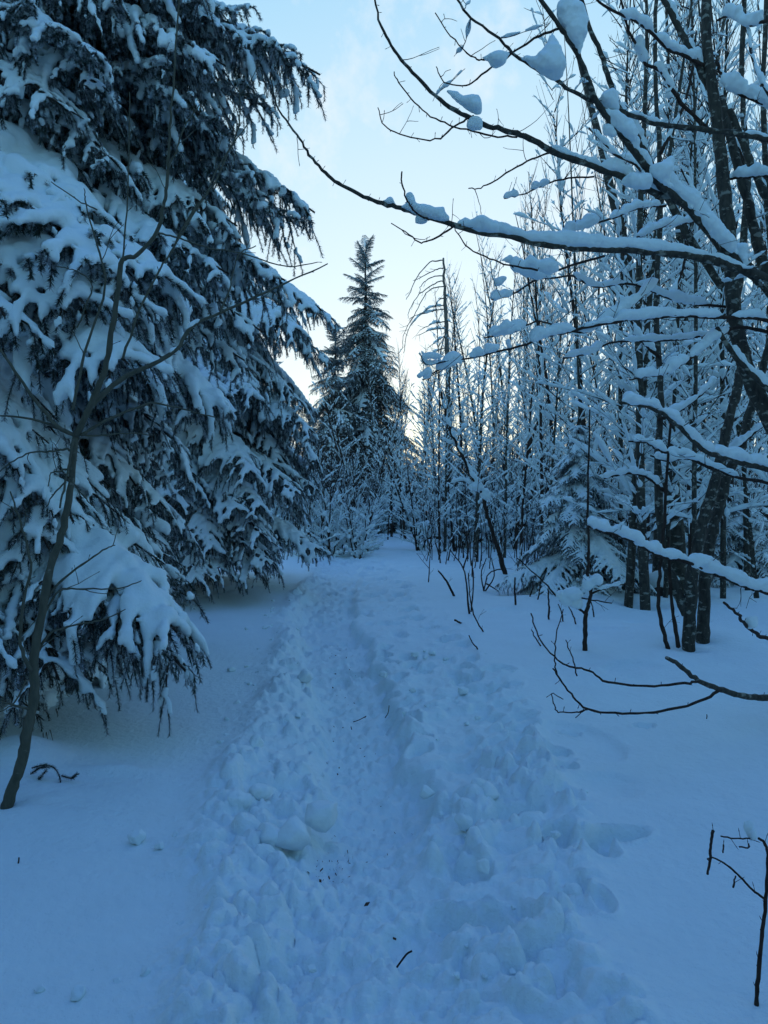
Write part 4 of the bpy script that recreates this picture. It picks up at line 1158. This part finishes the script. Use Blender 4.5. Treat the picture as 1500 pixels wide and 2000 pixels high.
ts([(140, 915), (120, 920), (100, 925), (94, 950)], 4, 2, dS - .05, dS - .1)
ts([(138, 935), (125, 945), (105, 965), (90, 990)], 4, 2, dS - .05, dS - .1)
ts([(140, 940), (165, 970), (180, 988)], 3, 2, dS, dS + .1)
ts([(142, 800), (165, 690), (205, 560), (190, 480), (168, 400), (165, 370)], 6, 2, dS - .1, dS - .1)
ts([(235, 560), (245, 440), (252, 300), (253, 180)], 4, 2, dS - .1, dS - .2)
ts([(150, 640), (180, 560), (150, 530), (110, 520)], 3, 2, dS - .1, dS - .2)
ts([(190, 410), (150, 390), (100, 355)], 3, 2, dS - .1, dS - .2)
ts([(85, 1190), (105, 1150), (150, 1110), (200, 1075), (225, 1065)], 6, 2, dS, dS + .1)
ts([(66, 1290), (95, 1240), (140, 1222), (195, 1212), (245, 1190)], 6, 2, dS, dS + .1)
ts([(75, 1225), (110, 1160), (150, 1150), (230, 1150), (275, 1135)], 5, 2, dS, dS + .1)
ts([(60, 1310), (40, 1260), (45, 1180), (60, 1100), (40, 1020), (20, 960)], 8, 3, dS - .05, dS - .2)
ts([(55, 1385), (30, 1378), (0, 1370), (-30, 1360)], 5, 4, dS - .05, dS - .2)
ts([(50, 1330), (28, 1372), (0, 1390)], 4, 2, dS - .05, dS - .2)

# --- leaning snow-loaded young tree right of the path
Ln = thing('leaning_tree', 'young tree bowed left under snow, dark foot in the snow right of the path', 'young tree', (0, 0, 0))
g = ground_at(986, 1122); dL = g.y
def tl_(pts, w0, w1, sn_, segs, **k): traced(Ln, pts, w0, w1, dL, dL - .2, M_TWIG, rN, snow=sn_, segs=segs, voxel=.02, kn=.008, tw=.25, pl=.35, tl=(.2, .5), twr=.006, **k)
tl_([(988, 1126), (975, 1080), (962, 1040), (950, 1000), (942, 965), (925, 935), (905, 895), (890, 865), (880, 840), (868, 800), (862, 765)], 9, 4, 13, [(.40, .6, 1.2), (.6, 1, 1.1)], name='trunk', clumps=[(948, 965, 10, 12), (930, 950, 14, 9)])
tl_([(942, 965), (925, 950), (905, 940), (880, 945)], 3, 2, 10, [(0, 1, 1)])
tl_([(895, 872), (880, 866), (862, 858)], 3, 2, 9, [(0, 1, 1)])
tl_([(893, 865), (900, 845), (912, 832)], 3, 2, 9, [(0, 1, 1)])

# --- small forked sapling with snow in its crotch
Sf = thing('sapling_tree', 'short dark sapling with a snow lump in its fork, alone in the open snow', 'sapling', (0, 0, 0))
g = ground_at(1143, 1271); dF = g.y
def tf(pts, w0, w1, sn_=0, segs=None, **k): traced(Sf, pts, w0, w1, dF, dF, M_TWIG, rN, snow=sn_, segs=segs, voxel=.013, kn=.003, tw=.15, pl=.3, tl=(.05, .2), **k)
tf([(1142, 1278), (1143, 1240), (1144, 1200), (1150, 1180), (1154, 1150), (1148, 1120), (1150, 1080), (1148, 1000), (1150, 900), (1152, 800)], 10, 3, name='trunk')
tf([(1144, 1200), (1125, 1185), (1100, 1178), (1075, 1150), (1055, 1130), (1010, 1090)], 5, 2, 16, [(.15, .55, 1.3)], clumps=[(1118, 1160, 20, 14), (1150, 1140, 14, 14), (1165, 1132, 12, 10)])
tf([(1152, 1160), (1175, 1152), (1200, 1145), (1225, 1140)], 4, 2, 8, [(.2, .9, 1)])
tf([(1135, 1168), (1160, 1172), (1195, 1178)], 3, 2)
tf([(1130, 1190), (1118, 1172)], 3, 2)

# --- loose stems sticking out of the snow
def stem(pxs, label, w0=4, w1=2, n_=1, d=None, group=None, extra=()):
    g = ground_at(*pxs[0]); dd = d or g.y
    o = thing('bare_plant', label, 'bare plant', (0, 0, 0), group)
    traced(o, pxs, w0, w1, dd, dd - .1, M_TWIG, rN, name='stalk', tw=.12, pl=.25, tl=(.05, .2), kn=.003)
    for e in extra: traced(o, e, 3, 1.8, dd, dd, M_TWIG, rN, name='twig', tw=.12, pl=.1, kn=.002)
    return o
stem([(917, 1200), (912, 1150), (905, 1110), (880, 1075)], 'thin arching stem nearest the path, right of the footprints', 4, 2, extra=[[(920, 1195), (925, 1130), (918, 1080), (922, 1040)], [(905, 1110), (915, 1070), (905, 1030)]])
stem([(945, 1236), (925, 1200), (918, 1160), (915, 1120)], 'wiry stem bent to the right above clean snow', 3, 2)
stem([(887, 1165), (872, 1135), (856, 1115)], 'short stick leaning left beside the path edge', 5, 3)
stem([(937, 1273), (925, 1258), (916, 1241)], 'short twig poking up out of the clean snow', 3, 2)
stem([(905, 1219), (888, 1211)], 'tiny knobbed twig end lying on the snow', 3, 4)
stem([(945, 1155), (955, 1120), (985, 1110)], 'tuft of low stems beside the leaning tree', 3, 2, extra=[[(945, 1155), (940, 1120), (950, 1090)], [(948, 1154), (965, 1125), (960, 1090)], [(950, 1140), (975, 1155)]])
stem([(1007, 1182), (1005, 1150), (1006, 1128)], 'upright short stick between the leaning tree and the small spruce', 4, 3)
stem([(1072, 1210), (1072, 1180), (1070, 1150)], 'upright twig left of the short forked sapling', 4, 3)
stem([(1056, 1262), (1045, 1245), (1038, 1230)], 'thin broken twig beside the low bare branch', 3, 2)
stem([(1127, 1320), (1118, 1285), (1105, 1250)], 'slanting twig in front of the short forked sapling', 3, 2, d=6.5)
for k, (a, b) in enumerate([((1160, 1205), (1150, 1165)), ((1125, 1220), (1108, 1180)), ((1100, 1215), (1090, 1180)), ((1020, 1150), (1015, 1120)), ((1035, 1165), (1042, 1130)), ((1050, 1172), (1055, 1135)), ((1085, 1155), (1092, 1120)), ((860, 1100), (850, 1060)), ((838, 1085), (835, 1050)),
                            ((875, 1095), (880, 1050)), ((905, 1090), (898, 1040)), ((930, 1085), (932, 1035)), ((955, 1090), (950, 1040)), ((813, 1068), (818, 1040)), ((1020, 1105), (1024, 1050)), ((890, 1075), (893, 1020)), ((1045, 1105), (1040, 1040))]):
    stem([a, ((a[0] + b[0]) / 2 + 2, (a[1] + b[1]) / 2), b], 'thin bare stem in the snow %s' % where(a[0]), 3, 1.8, group='thin bare stems at the thicket edge')

# thin upright shoots clustered at the thicket edge
rS = np.random.default_rng(31)
for k in range(64):
    px = rS.uniform(830, 1110); d = rS.uniform(13.5, 24); x = (px - 750) / F * d
    hh = rS.uniform(0.7, 2.8)
    mb, sn = MB(), MB()
    P = grow((0, 0, -.1), (rS.normal() * .12, rS.normal() * .12, 1), hh, 10, 0, .03, rS)
    tube(mb, P, np.linspace(.012, .004, 11), 5)
    side_twigs(mb, P, rS, .18, .1, .45, r=.004, sn=sn, snr=.018, prob_long=.6)
    lab = '%s %s upright shoot %s' % ('tall' if hh > 1.7 else 'short', 'nearer' if d < 18 else 'distant', where(px))
    o = thing('bare_sapling', lab, 'sapling', (x, d, gz(x, d)), 'thin upright shoots in front of the thicket')
    link('stalk', mb.mesh('stalk'), M_TWIG, o)
    if sn.n: link('snow', sn.mesh('snow'), M_SNOW, o)['kind'] = 'stuff'

# twig in the bottom right corner
Q = thing('twig_plant', 'forked bare twig in the lower right corner with a snow tuft on top', 'twig', (0, 0, 0))
g = ground_at(1478, 1965); dq = g.y
def tq(p, a, b, **k): traced(Q, p, a, b, dq, dq + .05, M_TWIG, rN, tw=.06, pl=.0, kn=.0008, twr=.0012, **k)
tq([(1477, 1972), (1481, 1910), (1487, 1840), (1494, 1780), (1498, 1720), (1499, 1670), (1494, 1648), (1481, 1637)], 9, 5, name='stalk')
tq([(1496, 1758), (1470, 1738), (1446, 1713), (1420, 1690), (1395, 1676), (1381, 1678)], 5, 3)
tq([(1382, 1708), (1387, 1680), (1388, 1650), (1393, 1622)], 5, 6)
tq([(1432, 1733), (1437, 1711)], 4, 3)
tq([(1408, 1633), (1440, 1638), (1470, 1637)], 3, 3, clumps=[(1466, 1622, 10, 20)], voxel=.004)
tq([(1444, 1654), (1462, 1655), (1462, 1648)], 3, 3)
tq([(1412, 1665), (1413, 1650)], 3, 3)

# dead snag with drooping branches on its left
Sg = thing('dead_snag', 'dead broken-topped tree with long drooping bare branches on its left side', 'dead tree', (0, 0, 0))
dG = 24
traced(Sg, [(872, 1045), (874, 950), (875, 850), (874, 700), (871, 620), (868, 560), (866, 504)], 15, 3.5, dG, dG, M_DEAD, rN, name='trunk', tw=0, sides=10, kn=.01)
for (a, pts) in enumerate([[(866, 508), (840, 512), (815, 540), (800, 575), (793, 585)], [(867, 523), (850, 527), (825, 540), (808, 548)], [(867, 539), (845, 540), (825, 555), (818, 572)], [(868, 549), (850, 553), (820, 575), (800, 605), (797, 622)],
                           [(868, 559), (850, 562), (832, 572), (812, 610), (790, 650), (786, 680)], [(868, 581), (855, 588), (845, 610)], [(869, 596), (845, 600), (825, 610), (800, 622)], [(869, 604), (840, 608), (815, 620), (795, 650), (788, 690)],
                           [(869, 628), (845, 632), (820, 645)], [(869, 641), (840, 645), (815, 655)], [(870, 655), (850, 668), (835, 680)], [(870, 680), (845, 690), (820, 715)], [(870, 575), (885, 585)], [(871, 625), (888, 632)]]):
    traced(Sg, pts, 2.6, 1.1, dG, dG - .5, M_DEAD, rN, tw=.35, pl=.6, tl=(.1, .4), twr=.005, sides=5, kn=.01, updir=(0, 0, -.5), voxel=.03,
           snow=5 if a > 5 else 0, segs=[(.1, .7, 1)])

# rocks or stumps under snow caps between the stems
for (px, py, rx, lab) in [(1300, 1160, .30, 'dark stump with a snow cap half hidden by the alder stems'), (835, 1052, .5, 'low snow hump at the end of the path')]:
    g = ground_at(px, py); mb = MB(); blob(mb, (0, 0, .1), rx, rN, (1, .8, .8), .2)
    o = link('tree_stump', mb.mesh('tree_stump'), M_SPBARK); o.location = g; tag(o, lab, 'stump')
    mb = MB(); blob(mb, (0, 0, .1 + rx * .38), rx, rN, (1.05, .9, .62), .12); link('snow', mb.mesh('snow'), M_SNOW, o)

# small spruce sprig poking out of the mound at the lower left
sp = thing('spruce_sprig', 'small spruce sprig poking from a snow mound beside the foot of the sapling', 'sprig', (0, 0, 0))
for pts in ([(62, 1500), (88, 1494), (108, 1502), (118, 1525), (112, 1550), (104, 1560)], [(60, 1512), (78, 1500), (95, 1498)], [(70, 1530), (90, 1505)], [(120, 1515), (140, 1520), (150, 1512)]):
    P = px_path(pts, 4.45, 4.4); mb = MB(); tube(mb, P, .0035, 5)
    o = link('twig', mb.mesh('twig'), M_TWIG, sp); mb = MB(); needles(mb, P, rN, .003, 5, .02, .0018); link('needles', mb.mesh('needles', False), M_NEEDLE, o)


# ------------------------------------------------------------------ snow clods
def clod_mesh(seed):
    rg = np.random.default_rng(seed); mb = MB()
    import bmesh
    bm = bmesh.new(); bmesh.ops.create_icosphere(bm, subdivisions=3, radius=1)
    V = np.array([v.co[:] for v in bm.verts]); Fc = np.array([[v.index for v in f.verts] for f in bm.faces]); bm.free()
    # cut by a few random planes for broken faces, then roughen
    for k in range(9):
        n_ = unit(rg.normal(size=3)); c = rg.uniform(0.5, 0.8); s = V @ n_ - c
        V = V - np.where(s > 0, s, 0)[:, None] * n_ * 0.8
    kk = rg.normal(size=(5, 3)) * 4; ph = rg.uniform(0, 6, 5)
    V = V * (1 + 0.05 * np.sin(V @ kk.T + ph).sum(1) * .6 + 0.34 * vnoise(V[:, 0] * 3 + V[:, 2] * 2.1, V[:, 1] * 3 - V[:, 2] * 1.7, seed) + 0.16 * vnoise(V[:, 0] * 8 + V[:, 2] * 5, V[:, 1] * 8 - V[:, 2] * 6, seed))[:, None]
    mb.add(V, None, Fc); me = mb.mesh('snow_clod'); me.materials.append(M_SNOW); return me
CL = [clod_mesh(900 + i) for i in range(7)]
def clod(px, py, r, label, group=None, sc=(1, 1, .75), sink=.35):
    g = ground_at(px, py)
    o = bpy.data.objects.new('snow_clod', CL[int(rN.integers(7))]); C.objects.link(o)
    rr = r / F * g.y
    o.scale = (rr * sc[0], rr * sc[1], rr * sc[2]); o.location = (g.x, g.y, g.z + rr * sc[2] * (1 - sink) * .95); o.rotation_euler = (rN.uniform(-.4, .4), rN.uniform(-.4, .4), rN.uniform(0, 6.28))
    tag(o, label, 'snow clod', group)
for q in [(271, 1650, 17, 'pale round snow lump alone on the smooth snow left of the path'), (311, 1662, 9, 'small snow crumb right beside the pale round lump'), (342, 1640, 8, 'tiny snow crumb between the pale lump and the path edge'),
          (78, 1942, 11, 'small snow lump farthest into the lower left corner'), (152, 1958, 16, 'snow lump at the bottom left, larger of the two near the corner'), (285, 1910, 11, 'pointed snow lump above the bottom left edge'), (228, 1928, 9, 'little snow crumb between the corner lumps and the pointed one'),
          (385, 1828, 12, 'snow lump lying alone left of the lower path'), (480, 1915, 9, 'snow crumb beside the bottom of the path'), (440, 1525, 10, 'snow lump just off the left edge of the path'),
          (622, 1622, 36, 'largest blocky snow clod beside the trodden track'), (572, 1655, 34, 'smooth upright snow clod left of the largest block'), (530, 1658, 30, 'egg-shaped snow clod at the left of the row of big clods'),
          (465, 1590, 24, 'rounded snow clod on the left bank above the row of big clods'), (505, 1570, 20, 'snow clod on the bank between two rounded ones'), (490, 1700, 18, 'ribbed snow clod below the egg-shaped one'), (440, 1700, 20, 'wrinkled snow clod on the left bank low down'),
          (470, 1498, 18, 'snow clod at the left bank near its bend'), (500, 1465, 16, 'upright snow clod farther up the left bank'), (595, 1335, 14, 'pointed snow clod on the left bank near the middle distance'),
          (905, 1622, 17, 'angular snow clod right of the trodden track'), (945, 1705, 15, 'flat snow clod lying on the right side of the trampled snow'), (832, 1560, 14, 'small clod on the trodden track floor'), (1085, 1640, 10, 'small square clod on the right side near the deep footprint'), (905, 1360, 10, 'clod beside the right wall of the track'),
          (271 + 680, 1570, 22, 'round clod in the right part of the trampled snow')]:
    clod(q[0], q[1], q[2] * 1.1, q[3], sink=.1 if q[2] > 25 else -.1, sc=(1, 1, .9))
def clod_place(y):
    return 'near the bottom edge' if y < 3.1 else 'level with the row of big clods' if y < 4.2 else 'just beyond the big clods' if y < 5.5 else 'level with the low bare branch' if y < 7.5 else 'below the huge spruce'
for k in range(110):
    y = 2.6 + 9 * rN.random() ** 1.5; x = float(XL(y)) + rN.normal() * .13 + .02
    px = x / y * F + 750; py = 1000 + (CAMH - gz(x, y)) / y * F
    rr_ = rN.uniform(4, 12)
    clod(px, py, rr_ * (3.6 / y) ** .4, '%s snow clod in the left bank %s' % ('tiny' if rr_ < 7 else 'small' if rr_ < 9.5 else 'fist-sized', clod_place(y)), 'small snow clods along the left bank', sink=.45)
for k in range(45):
    y = 2.6 + 6 * rN.random() ** 1.4; x = rN.uniform(float(XC(y)) + .25, float(XR(y)) + .1)
    px = x / y * F + 750; py = 1000 + (CAMH - gz(x, y)) / y * F
    rr_ = rN.uniform(4, 10)
    clod(px, py, rr_, '%s snow clod right of the track %s' % ('tiny' if rr_ < 6 else 'small' if rr_ < 8 else 'fist-sized', clod_place(y)), 'small snow clods right of the track', sink=.55)

# ------------------------------------------------------------------ litter and grass
def litter():
    rg = np.random.default_rng(66); mb = MB()
    for k in range(150):
        y = 2.8 + 6 * rg.random(); x = float(XC(y)) + rg.normal() * .13 - .05
        if rg.random() < .35: y = 3.55 + rg.normal() * .1; x = -.24 + rg.normal() * .06
        z = gz(x, y) - .035 - .05
        s = rg.uniform(.002, .006); c = np.array([x, y, z + rg.uniform(0.0, .05)])
        a = rg.normal(size=3) * s; b = rg.normal(size=3) * s * .7
        mb.add([c - a, c + b, c + a, c - b], [[0, 1, 2, 3]])
    o = link('leaf_litter', mb.mesh('leaf_litter', False), M_LEAF); tag(o, 'dark leaf crumbs strewn along the trodden track', 'leaf litter', kind='stuff')
litter()
for (px, py, l, a, lab) in [(690, 1413, .10, 20, 'dark twig lying across the track in the middle distance'), (752, 1405, .09, 70, 'short upright twig on the right of the track floor'), (775, 1896, .07, 40, 'dark twig at the bottom of the picture'),
                            (1175, 1838, .035, -50, 'tiny twig on the snow at the lower right of the trampled area'), (1268, 1882, .02, -30, 'tiny dark speck of bark on the smooth lower right snow'), (1003, 1945, .02, -30, 'tiny bark piece near the bottom edge'),
                            (1124, 1405, .09, 40, 'short dark twig under the low bare branch'), (1380, 1407, .03, 80, 'dark seed scale standing on the snow under the low branch'), (35, 1695, .03, 90, 'tiny dark stalk in the smooth snow at the left edge'), (391, 1147, .07, 90, 'short dark stalk by the shaded snow under the huge spruce')]:
    g = ground_at(px, py); mb = MB(); v = np.array([math.cos(R(a)), .3, math.sin(R(a))]) * l
    P = np.array([[0, 0, 0], v * .5 + rN.normal(size=3) * l * .08, v]) + np.array([0, 0, .012]); tube(mb, smooth_poly(P, 3), .0035, 5)
    o = link('twig', mb.mesh('twig'), M_TWIG); o.location = (g.x, g.y, g.z); tag(o, lab, 'twig')
for (px, py, lab) in [(198, 1212 + 90, 'bent dry grass blade under the snowy bough tips'), (170, 1322, 'low dry grass blade left of the bent one'), (120, 1335, 'arched dry grass blade nearest the sapling trunk'), (105, 1400, 'curled dry leaf stalk right of the sapling trunk'), (100, 1445, 'dead leaf tuft in the snow right of the sapling'), (270, 1292, 'dry leaf tuft right of the bent grass blade'), (250, 1300, 'short grass stub beside the dry leaf tuft')]:
    g = ground_at(px, py); o = thing('grass_blade', lab, 'grass', g)
    for q in range(3):
        mb = MB(); a = rN.uniform(-1, 1)
        P = smooth_poly(np.array([[0, 0, -.02], [a * .02, 0, .04], [a * .05 + .01, .01, .055], [a * .08 + .02, .01, .02]]) * rN.uniform(.6, 1.2) + rN.normal(size=3) * np.array([.03, .02, 0]), 4)
        tube(mb, P, np.linspace(.004, .0015, len(P)), 4, .4); link('blade', mb.mesh('blade'), M_GRASS if q else M_LEAF, o)

# ------------------------------------------------------------------ labels: tell look-alikes apart by their order from the left
def order_labels():
    sets = {}
    for o in C.objects:
        if o.parent is None and 'category' in o and 'group' in o: sets.setdefault(o['label'], []).append(o)
    words = ['first', 'second', 'third', 'fourth', 'fifth', 'sixth', 'seventh', 'eighth', 'ninth', 'tenth']
    for lab, os_ in sets.items():
        if 1 < len(os_) <= 10 and 'viewpoint' not in lab and len(lab.split()) < 14:
            os_.sort(key=lambda o: o.location.x / max(o.location.y, .1))
            for w_, o in zip(words, os_):
                o['label'] = lab + (', leftmost' if w_ == 'first' else ', rightmost' if o is os_[-1] else ', %s from left' % w_)
order_labels()
